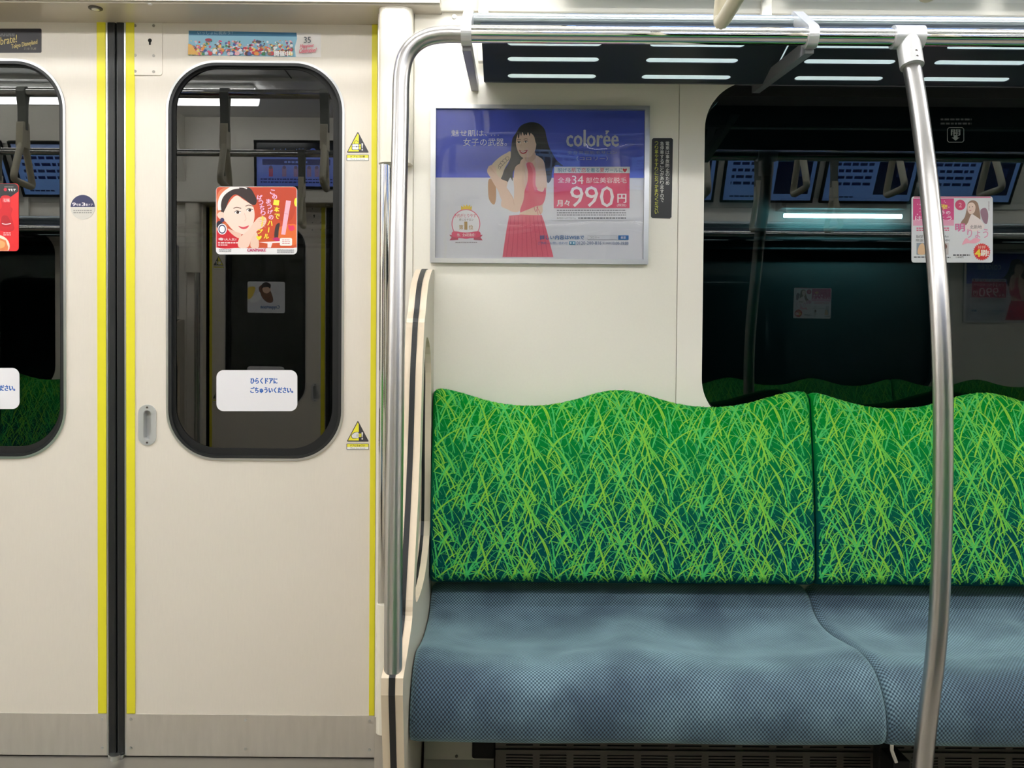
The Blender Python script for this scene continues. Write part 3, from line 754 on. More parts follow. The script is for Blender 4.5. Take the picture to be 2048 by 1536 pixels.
# ------------------------------------------------------------------ hanging straps
YS, ZS = -0.86, 1.93
def rail(): return build('strap_rail', MB().tube([(XL + .02, YS, ZS), (XR - .02, YS, ZS)], .0155, 20), M_CHROME)
r0 = rail(); tag(r0, 'long steel rail carrying the hanging straps in front of the rack', 'rail')
def strap(X, zb, rz, lab, grp=None):
    t = thing('hanging_strap', (X, YS, ZS), lab, 'strap', grp)
    ring_top = zb + .145
    belt = MB().prism([[(-.020, ZS + .0), (-.014, ZS + .015), (0, ZS + .020), (.014, ZS + .015), (.020, ZS), (.008, ZS - .05), (.006, ring_top + .05), (-.006, ring_top + .05), (-.008, ZS - .05)]], 'x', -.015, .015)
    for v in belt.v: v.x += X; v.y += YS
    b = build('belt', belt, M_BELT, t, bevel=.001)
    sl = MB().prism([[(-.026, ring_top - .012), (.026, ring_top - .012), (.020, ring_top + .075), (-.020, ring_top + .075)]], 'x', -.012, .012)
    for v in sl.v: v.x += X; v.y += YS
    build('sleeve', sl, M_RING, t, bevel=.004)
    h = [(-.012, ring_top), (-.030, ring_top - .03), (-.066, zb + .040), (-.072, zb + .020), (-.058, zb + .011), (0, zb + .0105), (.058, zb + .011), (.072, zb + .020), (.066, zb + .040), (.030, ring_top - .03), (.012, ring_top)]
    c, s = math.cos(R(rz)), math.sin(R(rz))
    build('ring', MB().tube([(X - s * y, YS + c * y, z) for y, z, in spline(h, 4)], .0115, 12, closed=True), M_RING, t)
    return t
xs1 = P(1441, 62, YS + .07).x
s1_ = strap(xs1, 1.540, 0, 'beige triangular hanging strap in front of the rack bars at the top')
xs2 = P(1853, 8, YS + .07).x
s2_ = strap(xs2, 1.585, 2, 'beige hanging strap just dipping into the frame above the T joint')
dx = xs2 - xs1
others = []
for k in (2, 3, 4):
    others.append(strap(xs1 + dx * k, 1.60, 0, ['first', 'second', 'third'][k - 2] + ' beige hanging strap to the right of the bowed pole', 'straps along the near rail'))
dstr = []
for x in (-1.0, -.655, -1.35, -1.70, -2.05, -2.40): dstr.append(strap(x, 1.605, rnd.uniform(-8, 8), 'beige hanging strap before the doors, ' + ['nearest the seam', 'nearest the bench end pole', 'third from the pole', 'fourth from the pole', 'fifth from the pole', 'farthest from the pole'][len(dstr)], 'straps in front of the doors'))

# ------------------------------------------------------------------ screens
def screen_art(kind):
    tf = lambda x, y: (x, -y)
    a = Art(0, .001, tf=tf)
    if kind == 'ad':
        W, H = .46, .27; a.sheet([(0, 0), (W, 0), (W, H), (0, H)], (112, 150, 214))
        a.rect(.0, .0, W, .03, (150, 170, 220)); a.rect(.02, .06, .20, .235, (14, 18, 48)); a.lines(.225, .43, (.065, .10, .135, .17), .016, (22, 30, 80), 3); a.lines(.30, .43, (.245,), .008, (22, 30, 80), 5)
        a.rect(.05, .09, .10, .14, (40, 50, 90))
    elif kind == 'line':
        W, H = .415, .225; a.sheet([(0, 0), (W, 0), (W, H), (0, H)], (104, 130, 226))
        a.rect(0, 0, W, .075, (8, 10, 26)); a.text('Kinshicho', .17, .03, .37, .062, (130, 160, 235)); a.ell(.12, .046, .018, .018, (90, 120, 220)); a.ell(.12, .046, .011, .011, (8, 10, 26))
        a.rect(.03, .085, W - .03, .115, (20, 30, 110)); a.lines(.15, .27, (.095,), .010, (110, 140, 230), 4)
        for i, x in enumerate((.05, .09, .13, .20, .26, .33)): a.rect(x, .13, x + .022, .175, (150, 120, 160) if i < 5 else (180, 80, 120)); a.ell(x + .011, .127, .009, .009, (110, 90, 130))
        a.lines(.02, W - .02, (.185, .20), .007, (24, 34, 110), 8)
    else:
        W, H = .415, .225; a.sheet([(0, 0), (W, 0), (W, H), (0, H)], (96, 120, 190)); a.ell(.2, .11, .07, .07, (200, 190, 90)); a.rect(.03, .02, .16, .05, (30, 40, 100)); a.lines(.24, .40, (.06, .09, .12, .15), .014, (30, 40, 100), 6)
    return a, W, H
def screen(kind, x0, ztop_, yt, tilt, lab, grp=None):
    a, W, H = screen_art(kind)
    t = thing('display_screen', (x0, yt, ztop_), lab, 'screen', grp)
    fr = MB().prism([rect(-.012, -H - .012, W + .012, .012), rect(0, -H, W, 0)], 'y', -.004, .004).prism([rect(-.012, -H - .012, W + .012, .012)], 'y', .004, .016)
    f = build('bezel', fr, M_RUBD, None, origin=(0, 0, 0)); f.parent = t; f.location = (0, 0, 0)
    s = build('display', a.mb, M_SCREEN, None, origin=(0, 0, 0)); s.parent = t; s.location = (0, .002, 0)
    t.rotation_euler = (R(tilt), 0, 0); return t
TILT = math.degrees(math.atan2(-.34 - (YW - .02), ZC - 1.87))   # lean of the upper lining
tl = -TILT
scr = []
for i, x in enumerate((.125, .645, 1.165, 1.685, 2.205)):
    scr.append(screen('ad', x, 2.105, -.272, tl if tl > 0 else -tl, ['flat display on the leaning upper wall, left end above the rack', 'flat display on the upper wall whose lower edge shows above the bowed pole',
        'flat display on the upper wall at the top right corner', 'flat display on the upper wall right of the frame', 'flat display on the upper wall near the far bench end'][i], 'displays above the near rack'))
hs = [screen('line', -1.05 + .0, 2.150, YHF - .035, 3, 'route display reading Kinshicho over the right door leaf'), screen('plain', -1.485, 2.150, YHF - .035, 3, 'blue advertising display over the left door leaf')]

# ------------------------------------------------------------------ advert in its aluminium frame
YP = YW - .004
t = thing('advert_frame', tuple(P(1080, 528, YW)), 'aluminium frame on the wall holding a blue and white salon poster', 'frame')
a0 = P(862, 209, YW - .01); a1 = P(1296, 529, YW - .01); b0 = P(872, 217, YW - .01); b1 = P(1286.5, 519.5, YW - .01)
O = [(a0.x, a1.z), (a1.x, a1.z), (a1.x, a0.z), (a0.x, a0.z)]; I = [(b0.x, b1.z), (b1.x, b1.z), (b1.x, b0.z), (b0.x, b0.z)]
for i in range(4):
    j = (i + 1) % 4; build('frame_bar', MB().prism([[O[i], O[j], I[j], I[i]]], 'y', YW - .014, YW - .0001), M_ALU, t, bevel=.0045)
A = Art(YP, .0015)
def whole(y0, y1, col): A.rect(871, y0, 1288, y1, col)
c0 = (868, 212); A.sheet([(869, 214), (1290, 214), (1290, 523), (869, 523)], (228, 228, 236))
A.poly([(870, 214.5), (1289, 216), (1289, 356), (870, 355)], (82, 102, 226))
A.org = (850, 200); A.sc = 4.516          # enlarged tracing of the left half
SK, SK2 = (236, 205, 184), (222, 184, 160)
A.text('魅せ肌は、', 238, 270, 560, 328, (245, 246, 250)); A.text('女子の武器。', 345, 345, 740, 415, (245, 246, 250))
for x in (600, 630, 662): A.ell(x, 318, 5, 5, (220, 222, 240))
# hair behind
HA = (30, 26, 26)
A.blob([(905, 212), (965, 200), (1030, 215), (1080, 265), (1098, 340), (1120, 420), (1150, 480), (1190, 545), (1245, 595), (1180, 590), (1150, 640), (1140, 715), (1105, 745), (1060, 620), (1000, 500),
        (880, 560), (860, 600), (800, 640), (790, 730), (770, 700), (730, 770), (700, 735), (672, 720), (690, 660), (745, 590), (770, 520), (778, 440), (790, 350), (820, 300), (858, 240)], HA)
# fan of paper in her hand
A.blob([(770, 462), (735, 480), (690, 505), (640, 545), (600, 590), (575, 640), (600, 700), (640, 760), (690, 700), (720, 620), (765, 540), (775, 500)], (233, 214, 186))
for cx, cy, r in ((745, 528, 22), (722, 548, 24), (700, 570, 24), (684, 590, 20), (676, 612, 14)): A.line([(cx - r, cy + r * .6), (cx - r * .6, cy - r * .5), (cx + r * .5, cy - r * .6), (cx + r * .5, cy + r * .4), (cx - r * .2, cy + r)], 3, (50, 44, 40))
A.blob([(575, 720), (570, 820), (580, 900), (620, 945), (640, 900), (640, 780), (620, 720)], (196, 150, 110))
# back, shoulder, arms
A.blob([(985, 500), (1040, 520), (1075, 560), (1090, 640), (1100, 720), (1098, 800), (1085, 870), (1060, 960), (1030, 985), (960, 900), (900, 800), (880, 700), (900, 620), (930, 570)], SK)
A.blob([(860, 560), (900, 520), (960, 530), (990, 600), (950, 680), (890, 700), (860, 640)], SK)
A.blob([(880, 575), (830, 590), (808, 630), (800, 720), (805, 800), (800, 900), (770, 960), (700, 900), (690, 960), (740, 985), (790, 1010), (840, 1010), (880, 970), (900, 850), (915, 750), (910, 640)], SK)
A.blob([(570, 610), (590, 590), (620, 590), (640, 620), (655, 680), (700, 720), (745, 740), (740, 800), (790, 870), (808, 950), (790, 985), (730, 950), (690, 900), (660, 820), (630, 770), (590, 700), (562, 650)], SK)
for k in range(4): A.line([(572 + 9 * k, 598 + 14 * k), (600 + 9 * k, 616 + 14 * k), (618 + 8 * k, 640 + 12 * k)], 3, SK2)
A.line([(742, 800), (790, 880), (806, 950)], 4, SK2); A.line([(900, 640), (915, 730), (905, 830)], 4, SK2)
# face
A.blob([(845, 300), (825, 350), (822, 400), (835, 455), (862, 505), (900, 528), (945, 520), (985, 480), (1003, 420), (1005, 350), (985, 300), (930, 278), (880, 280)], SK)
A.blob([(900, 520), (950, 515), (990, 470), (1000, 520), (960, 560), (920, 560)], SK2)
A.blob([(838, 330), (850, 275), (890, 262), (905, 300), (895, 322), (880, 290), (868, 325), (858, 300), (848, 345)], HA); A.blob([(895, 262), (960, 255), (1005, 300), (1012, 400), (998, 380), (985, 330), (955, 300), (945, 325), (930, 292), (915, 320)], HA)
for ex, ey in ((848, 383), (910, 378)):
    A.ell(ex, ey, 16, 7, (245, 240, 236)); A.ell(ex, ey, 7, 7, (40, 26, 22)); A.line([(ex - 18, ey - 4), (ex, ey - 10), (ex + 18, ey - 5)], 4, (40, 26, 22)); A.line([(ex - 18, ey - 22), (ex, ey - 28), (ex + 18, ey - 24)], 4, (90, 64, 52))
A.line([(872, 395), (864, 425), (878, 432)], 3, SK2); A.blob([(852, 452), (880, 462), (925, 452), (912, 478), (882, 488), (862, 476)], (196, 62, 70)); A.blob([(862, 460), (882, 466), (915, 459), (900, 472), (876, 474)], (246, 240, 236))
# dress
PK, PK2, PK3 = (226, 96, 122), (205, 70, 100), (236, 130, 146)
A.blob([(915, 575), (955, 565), (985, 600), (992, 660), (990, 730), (1000, 800), (1060, 830), (1085, 790), (1092, 850), (1070, 930), (1020, 960), (940, 985), (870, 1020), (860, 990), (890, 900), (900, 820), (925, 740), (930, 650)], PK)
A.line([(955, 570), (985, 640), (985, 760), (1005, 810)], 26, PK3)
A.blob([(860, 1020), (940, 985), (1020, 955), (1060, 965), (1050, 1030), (960, 1045), (870, 1045)], SK)
A.poly([(760, 1045), (870, 1035), (960, 1040), (1055, 1040), (1080, 1110), (1110, 1220), (1160, 1419), (700, 1419), (715, 1310), (735, 1180)], PK)
for k in range(9):
    x = 775 + 34 * k; A.line([(x, 1050), (x - 14 + 5 * k, 1200), (x - 40 + 13 * k, 1415)], 5, PK2)
for k in range(60):
    r2 = random.Random(k); v = r2.random(); x = 780 + 250 * r2.random() + (v - .3) * 60; A.ell(x - 20 * v, 1060 + 350 * v, 3, 3, PK2, 6)
A.line([(985, 965), (1000, 1010), (1020, 960)], 4, PK2); A.line([(1010, 965), (1035, 1010), (1050, 1055)], 4, PK); A.line([(1010, 965), (1020, 1030), (1030, 1090)], 4, PK)
# badge
A.poly([(326, 995), (326, 955), (346, 970), (350, 945), (367, 965), (375, 942), (388, 965), (405, 945), (408, 970), (424, 955), (420, 995)], (240, 205, 50))
A.ell(370, 1120, 130, 134, (226, 110, 140), 40); A.ell(370, 1120, 122, 126, (240, 238, 242), 40)
A.text('予約がとりやす', 262, 1028, 462, 1062, (206, 40, 90)); A.text('感じるサロン', 308, 1070, 438, 1092, (120, 90, 80))
A.text('第', 308, 1130, 345, 1170, (176, 140, 76), bold=1); A.text('1', 356, 1100, 382, 1172, (176, 140, 76), bold=.5); A.text('位', 396, 1130, 434, 1170, (176, 140, 76), bold=1)
A.poly([(220, 1218), (300, 1225), (300, 1262), (222, 1268), (240, 1242)], (190, 30, 80)); A.poly([(522, 1218), (440, 1225), (440, 1262), (522, 1268), (502, 1242)], (190, 30, 80))
A.blob([(255, 1188), (370, 1198), (488, 1188), (488, 1236), (370, 1250), (255, 1236)], (218, 44, 100)); A.text('他、全6冠達成！', 290, 1204, 452, 1234, (250, 246, 248))
A.lines(275, 470, (1284,), 7, (150, 140, 150), 2)
A.org = (1080, 200); A.sc = 4.518          # right half
LG_ = (226, 226, 236)
A.text('colorée', 240, 272, 708, 422, LG_, bold=4); A.text('全身美容脱毛サロン', 245, 460, 695, 492, (150, 160, 205)); A.text('（コロリー）', 330, 512, 612, 548, LG_)
A.poly([(600, 300), (588, 282), (598, 274), (606, 282), (618, 276), (626, 288)], LG_)
A.rect(127, 604, 812, 662, (240, 242, 248))
for s_, x0, x1, c in (('脱げる', 160, 280, (50, 130, 170)), ('肌', 285, 326, (220, 60, 90)), ('で', 330, 368, (50, 130, 170)), ('恋', 372, 414, (220, 60, 90)), ('を着る', 418, 535, (50, 130, 170)), ('夏', 540, 582, (220, 60, 90)), ('ガールに', 586, 745, (60, 120, 160))):
    A.text(s_, x0, 615, x1, 654, c)
A.blob([(766, 654), (748, 634), (752, 620), (766, 626), (780, 620), (784, 634)], (224, 40, 70), 4)
A.rect(124, 662, 808, 978, (222, 66, 112))
W_ = (250, 240, 244)
A.text('全身', 160, 700, 280, 750, W_); A.text('34', 288, 684, 392, 762, W_); A.text('部位美容脱毛', 416, 700, 782, 752, W_)
A.text('月々', 152, 905, 268, 962, W_, bold=2)
A.text('9', 272, 780, 392, 968, W_, bold=.5); A.text('9', 405, 780, 525, 968, W_, bold=.5); A.text('0', 540, 780, 668, 970, W_, bold=.5)
A.text('円', 700, 850, 778, 930, W_, bold=2.5); A.text('(税別)', 694, 938, 778, 968, W_)
A.rect(124, 980, 806, 1090, (226, 226, 234)); A.lines(152, 776, (994, 1016, 1036), 9, (130, 130, 142), 12); A.text('株式会社ミュゼプラチナム', 152, 1060, 322, 1078, (60, 60, 70)); A.lines(345, 776, (1063,), 10, (90, 90, 100), 14)
BL_ = (52, 110, 170)
A.text('詳しい内容はWEBで', 0, 1222, 398, 1262, BL_, bold=1); A.rect(430, 1224, 698, 1262, (180, 184, 196)); A.rect(433, 1227, 695, 1259, (216, 217, 226)); A.text('コロリー', 448, 1234, 536, 1254, (110, 112, 124))
A.rect(706, 1224, 800, 1264, (30, 110, 180)); A.text('検索', 728, 1232, 776, 1256, W_)
A.text('ご予約・お問い合わせ', -20, 1282, 250, 1306, BL_); A.rect(262, 1278, 320, 1308, (60, 140, 180)); A.ell(277, 1293, 8, 8, (230, 240, 245)); A.ell(304, 1293, 8, 8, (230, 240, 245))
A.text('0120-200-816', 330, 1278, 554, 1308, (60, 90, 140)); A.text('受付時間', 564, 1286, 638, 1304, (80, 100, 140)); A.text('10:00-19:00', 648, 1282, 798, 1308, (70, 100, 150))
A.done('poster', M_PAPER, t, 'blue and white printed poster with a woman in a pink dress')
yc = YP - 0.00001 * A.n - .0012
build('clear_cover', MB().prism([[I[0], I[1], I[2], I[3]]], 'y', yc, yc + .0002), M_FILM, t)
adv = t

# black safety notice
A = Art(YW - .0012, .001); A.sheet([(1307, 276), (1343, 276), (1346, 279), (1343, 434), (1340, 437), (1305, 436), (1302, 433), (1304, 279)], (30, 30, 32))
A.org = (1080, 200); A.sc = 4.518
A.col_text('電車は事故防止のため', 1152, 376, 39, (222, 222, 216), 39.6, 33, bold=.4); A.col_text('急停車することがありますので', 1102, 376, 39, (222, 222, 216), 39.4, 33, bold=.4)
A.col_text('つり革や手すりにおつかまりください', 1052, 374, 38, (206, 208, 78), 38.9, 31, bold=.4)
s = A.done('notice_sticker', M_STICK); tag(s, 'black vertical notice with white and yellow Japanese text beside the window', 'sticker')

# ------------------------------------------------------------------ stickers on the doors
YST = .0105
# red cosmetics advert
A = Art(YST, .0012, org=(330, 340), sc=5.12)
A.sheet(rr(522, 170, 1352, 864, 42, 6), (238, 236, 238)); A.clip = (526, 174, 1348, 860)
A.poly(rr(524, 172, 1350, 800, 40, 6), (200, 74, 40)); A.rect(524, 700, 1350, 795, (206, 84, 44))
A.blob([(870, 190), (1100, 176), (1330, 200), (1345, 330), (1300, 500), (1190, 520), (1000, 420), (930, 300)], (188, 66, 38)); A.blob([(1150, 600), (1345, 560), (1345, 760), (1180, 740)], (226, 110, 50)); A.ell(1345, 330, 22, 46, (240, 225, 60), 20)
A.rect(524, 540, 640, 790, (210, 110, 60)); A.blob([(530, 300), (560, 210), (640, 175), (700, 180), (620, 260), (575, 420), (530, 470)], (214, 120, 80))
A.blob([(530, 620), (640, 610), (700, 640), (780, 700), (760, 790), (524, 790), (524, 640)], (206, 30, 46))
A.blob([(560, 520), (530, 540), (524, 580), (560, 600), (600, 560)], (40, 34, 50))
H2 = (48, 34, 34)
A.blob([(575, 430), (570, 320), (610, 230), (680, 182), (780, 172), (870, 185), (915, 250), (940, 310), (925, 355), (880, 350), (800, 290), (720, 250), (660, 300), (620, 400), (600, 440)], H2)
A.blob([(600, 440), (640, 360), (690, 290), (740, 262), (800, 300), (880, 352), (905, 380), (918, 460), (905, 540), (870, 610), (815, 655), (760, 650), (690, 610), (630, 540), (590, 500)], (246, 216, 202))
A.blob([(560, 430), (600, 440), (600, 500), (560, 500), (535, 460)], (240, 205, 190)); A.blob([(640, 600), (720, 630), (780, 655), (760, 700), (690, 660)], (232, 190, 172))
A.line([(560, 412), (556, 350), (575, 280), (620, 225), (690, 184), (760, 172)], 34, (238, 232, 230)); A.line([(760, 174), (800, 176), (840, 190)], 12, (238, 232, 230))
for ex, ey in ((745, 434), (868, 412)):
    A.ell(ex, ey, 32, 15, (246, 240, 238)); A.ell(ex, ey, 15, 15, (52, 30, 26)); A.line([(ex - 36, ey), (ex - 10, ey - 17), (ex + 34, ey - 6)], 6, (50, 32, 30)); A.line([(ex - 44, ey - 40), (ex - 10, ey - 52), (ex + 36, ey - 40)], 9, (120, 88, 76))
A.line([(812, 440), (830, 500), (812, 522)], 4, (222, 176, 160)); A.blob([(752, 572), (800, 585), (858, 568), (840, 596), (805, 606), (775, 596)], (214, 74, 88))
A.blob([(760, 700), (850, 620), (905, 545), (960, 485), (1020, 480), (1040, 520), (1010, 580), (950, 620), (890, 690), (850, 790), (755, 790)], (240, 205, 188)); A.blob([(885, 700), (940, 640), (960, 790), (880, 790)], (236, 200, 182))
for k in range(4): A.line([(950 + 12 * k, 500 + 22 * k), (990 + 8 * k, 512 + 22 * k), (1030, 520 + 22 * k)], 4, (216, 170, 152))
A.ell(586, 512, 22, 22, (50, 44, 90)); A.ell(586, 606, 48, 56, (236, 234, 238)); A.ell(586, 606, 38, 46, (60, 54, 96)); A.ell(586, 606, 28, 34, (240, 240, 244))
A.poly([(1240, 310), (1290, 318), (1232, 664), (1190, 660)], (246, 180, 196)); A.line([(1222, 446), (1262, 452)], 4, (200, 130, 150), False)
A.blob([(1262, 560), (1290, 575), (1310, 565), (1330, 600), (1300, 625), (1270, 610)], (230, 60, 100)); A.blob([(1140, 560), (1175, 545), (1165, 620), (1155, 700), (1120, 690), (1125, 610)], (60, 44, 44))
A.poly([(960, 740), (1190, 728), (1185, 745), (1100, 748), (1085, 795), (1050, 795), (1050, 752)], (246, 226, 226)); A.blob([(1100, 705), (1150, 690), (1180, 715), (1150, 730)], (200, 40, 110))
A.rect(1176, 696, 1302, 776, (240, 238, 234), 16); A.lines(1200, 1280, (712, 730, 748), 8, (210, 120, 130), 5)
PKT, YLT = (250, 190, 225), (250, 225, 70)
def diag(tx, x, y, dx_, dy_, sz, c):
    for i, ch in enumerate(tx): A.text(ch, x + dx_ * i - sz / 2, y + dy_ * i - sz / 2, x + dx_ * i + sz / 2, y + dy_ * i + sz / 2, c[i] if isinstance(c, list) else c, 8, bold=2.5)
diag('この', 1102, 226, 22, 50, 46, PKT); diag('1本で', 1140, 334, 4, 70, 52, [YLT, YLT, YLT]); diag('まつげの', 1060, 322, 9, 54, 46, PKT); diag('ハ', 1078, 545, 0, 0, 50, YLT); A.line([(1066, 588), (1060, 640)], 11, YLT); diag('ル', 1040, 680, 0, 0, 50, YLT)
diag('ぱっちり', 970, 280, 12, 54, 48, PKT); diag('キ', 1002, 498, 0, 0, 50, YLT); A.line([(1000, 530), (990, 580)], 11, YLT); diag('プ', 975, 630, 0, 0, 50, YLT); A.blob([(962, 718), (938, 690), (944, 674), (964, 682), (984, 672), (990, 690)], (240, 225, 60))
A.text('\\大人気!/', 605, 698, 735, 726, (250, 235, 235)); A.lines(545, 750, (740,), 12, (246, 220, 220), 8); A.lines(545, 640, (764,), 10, (246, 220, 220), 9); A.blob([(548, 705), (575, 694), (600, 705), (590, 722), (560, 718)], (220, 200, 205))
A.text('CANMAKE', 842, 804, 1034, 836, (196, 60, 110), bold=1.5); A.lines(555, 680, (812, 828), 8, (140, 140, 150), 4); A.lines(1148, 1320, (814, 826, 840), 7, (150, 150, 156), 6)
st1 = A.done('door_sticker', M_STICK); tag(st1, 'red advert sticker with a woman in a white hairband on the right door window', 'sticker')

def care(px0):
    A = Art(YST, .0012, org=(400, 700), sc=5.12)
    A.sheet(rr(168, 206, 996, 626, 74, 8), (238, 236, 242)); c = (34, 96, 184)
    A.text('ひらくドアに', 518, 286, 792, 346, c, bold=3.5); A.text('ごちゅういください。', 518, 380, 952, 442, c, bold=3.5)
    return A.done('door_sticker', M_STICK)
st2 = care(0); tag(st2, 'white rounded sticker with blue Japanese text low on the right door window', 'sticker')
c2 = st2.copy(); COL.objects.link(c2); c2.location = st2.location + Vector((P(38, 780, .0105).x - P(594, 780, .0105).x, 0, 0)); tag(c2, 'white rounded sticker cut by the left edge, low on the left door window', 'sticker')

# red bottle advert, left leaf
A = Art(YST, .0012, org=(0, 340), sc=5.12)
A.sheet(rr(-520, 138, 190, 830, 36, 6), (232, 42, 46)); A.clip = (-518, 140, 188, 828); A.poly([(-518, 140), (150, 139), (176, 150), (188, 176), (188, 220), (90, 290), (-518, 290)], (40, 40, 42))
A.ell(55, 200, 17, 17, (200, 40, 60)); A.text('ヤヒヤ', 85, 190, 160, 216, (240, 240, 240), bold=2); A.lines(45, 140, (170,), 6, (150, 150, 150), 3)
A.blob([(12, 272), (105, 272), (108, 370), (130, 400), (115, 460), (135, 540), (146, 600), (110, 630), (20, 625), (-20, 600), (8, 520), (-5, 460), (2, 400), (18, 372)], (206, 30, 40)); A.rect(28, 285, 104, 330, (226, 90, 96), 8); A.text('七味', 34, 296, 98, 326, (250, 220, 220))
A.blob([(20, 480), (60, 465), (90, 490), (110, 560), (60, 580), (16, 560)], (180, 24, 36)); A.line([(20, 548), (60, 556), (112, 548)], 8, (240, 220, 220)); A.lines(35, 110, (640, 660), 9, (250, 200, 200), 5)
A.ell(-40, 780, 140, 118, (244, 226, 204), 28); A.poly([(p[0], min(826, p[1])) for p in [(-170, 826), (-120, 720), (-20, 690), (60, 720), (84, 790), (80, 826)]], (226, 130, 76)); A.blob([(-60, 730), (0, 720), (50, 745), (40, 790), (-20, 800)], (240, 170, 110))
s = A.done('door_sticker', M_STICK); tag(s, 'red and black advert sticker with a seasoning bottle at the left edge', 'sticker')
# banners above the windows
A = Art(-.0006, .0006, org=(0, 40), sc=15.754)
A.sheet(rr(-2200, 270, 1305, 1030, 40, 5), (34, 31, 38)); GO = (206, 184, 110)
A.text('Celebrate!', -420, 540, 540, 780, GO, -10, slant=40, bold=3); A.text('Tokyo Disneyland', 350, 690, 1185, 870, GO, -11, slant=30, bold=3); A.text('7.10 TUE', 760, 870, 1140, 940, (150, 140, 120)); A.lines(-200, 470, (430, 480), 34, (110, 110, 110), 6)
s = A.done('banner_sticker', M_STICK); tag(s, 'black banner sticker with gold lettering above the left door window', 'sticker')
A = Art(-.0006, .0006, org=(370, 50), sc=7.314)
A.sheet([(52, 82), (1630, 112), (1990, 122), (1990, 470), (1622, 468), (50, 442)], (232, 228, 226))
A.poly([(54, 82), (1630, 112), (1640, 200), (1605, 330), (1622, 468), (50, 440)], (140, 190, 215)); A.poly([(54, 82), (1630, 112), (1636, 170), (60, 150)], (60, 120, 160))
r3 = random.Random(5); pal = [(236, 236, 240), (200, 60, 70), (60, 130, 90), (226, 150, 70), (90, 60, 50), (230, 180, 190), (240, 210, 120), (70, 90, 160), (150, 110, 90), (190, 210, 230), (210, 90, 130)]
A.clip = (54, 84, 1622, 452)
for k in range(330):
    x = r3.uniform(70, 1590); v = k / 330; y = 225 + 215 * v ** .8; r_ = r3.uniform(12, 30) * (.6 + .7 * v)
    A.ell(x, min(y, 462 - r_ * 1.1 - 8 + x * .008), r_, r_ * r3.uniform(.7, 1.1), r3.choice(pal), 9)
A.clip = None
A.poly([(54, 280), (110, 300), (160, 380), (215, 442), (52, 440)], (232, 180, 90)); A.ell(350, 225, 50, 24, (160, 60, 80)); A.ell(1080, 252, 44, 18, (90, 80, 90))
A.text('いっしょに祝おう！', 190, 98, 700, 146, (170, 205, 225)); A.rect(1310, 400, 1400, 462, (26, 30, 40)); A.text('開催中！', 1312, 386, 1572, 464, (245, 245, 248), bold=4)
A.text('35', 1745, 180, 1845, 270, (90, 96, 104), bold=2); A.text('Happiest', 1690, 285, 1885, 350, (222, 110, 130), -4, slant=20, bold=2); A.text('Celebration!', 1676, 345, 1922, 412, (222, 110, 130), -3, slant=20, bold=2); A.rect(1720, 425, 1860, 430, (150, 150, 160))
s = A.done('banner_sticker', M_STICK); tag(s, 'colourful banner sticker of a crowd above the right door window', 'sticker')
# round door number sticker
A = Art(-.0006, .0006, org=(0, 340), sc=5.12)
A.sheet([(847 + 126 * math.cos(R(a)), 381 + 126 * math.sin(R(a))) for a in range(0, 360, 10)], (210, 206, 198)); A.ell(847, 379, 124, 124, (52, 54, 92), 24, 180, 360)
A.text('9', 740, 334, 776, 368, W_, bold=.8); A.text('号車', 778, 344, 828, 368, W_); A.text('3', 838, 334, 872, 368, W_, bold=.8); A.text('番ドア', 876, 344, 952, 368, W_); A.lines(752, 940, (410, 432), 10, (150, 148, 144), 4)
s = A.done('number_sticker', M_STICK); tag(s, 'round dark blue and grey sticker with the door number, left of the door seam', 'sticker')
# warning triangles
def warn(ox, oy, kind):
    A = Art(-.0006, .0006, org=(ox, oy), sc=12.8); K = (64, 62, 68)
    A.sheet([(455, 180), (470, 190), (732, 690), (722, 706), (190, 706), (178, 692), (442, 190)], K); A.poly([(455, 215), (482, 262), (482, 678), (205, 678)], (240, 232, 60))
    if kind == 'bag':
        A.line([(368, 480), (372, 430), (410, 405), (450, 415), (476, 440)], 12, K); A.rect(300, 478, 548, 642, K, 22); A.rect(316, 492, 474, 626, (246, 246, 248), 14); A.rect(490, 492, 532, 626, (240, 232, 60), 14); A.rect(316, 548, 532, 558, K); A.ell(424, 555, 16, 16, K, 12)
    else:
        A.blob([(300, 520), (370, 470), (470, 462), (560, 500), (560, 600), (470, 620), (330, 630), (290, 580)], K); A.blob([(312, 530), (375, 484), (470, 478), (476, 600), (400, 616), (330, 612), (304, 575)], (226, 226, 230)); A.rect(480, 500, 545, 590, (240, 232, 60), 10)
        for y in (520, 545, 568): A.rect(420, y, 540, y + 6, K)
    A.poly([(550, 470), (590, 470), (576, 600), (562, 600)], (248, 248, 248)); A.ell(569, 635, 20, 20, (248, 248, 248), 14)
    s = A.done('warning_sticker', M_STICK); s2 = Art(-.0006, .0006, org=(ox, oy), sc=12.8)
    s2.sheet(rr(168, 760, 738, 914, 12, 4), K); s2.rect(180, 770, 728, 842, (236, 228, 70)); s2.rect(180, 842, 728, 904, (240, 240, 238))
    s2.text('ドアに注意' if kind == 'bag' else 'ドアにちゅうい', 270, 782, 640, 834, (90, 84, 40), bold=2); s2.text('Mind the doors', 270, 856, 640, 890, (130, 130, 130))
    t = thing('warning_sign', tuple(s.location), 'yellow and black warning triangle with a bag, high on the right leaf' if kind == 'bag' else 'yellow and black warning triangle with a hand, low on the right leaf', 'sticker')
    for q in (s,): q.parent = t; q.location = (0, 0, 0); q.name = 'triangle'
    s2.done('caption', M_STICK, t)
    return t
w1 = warn(680, 250, 'bag'); w2 = warn(680, 828, 'hand')

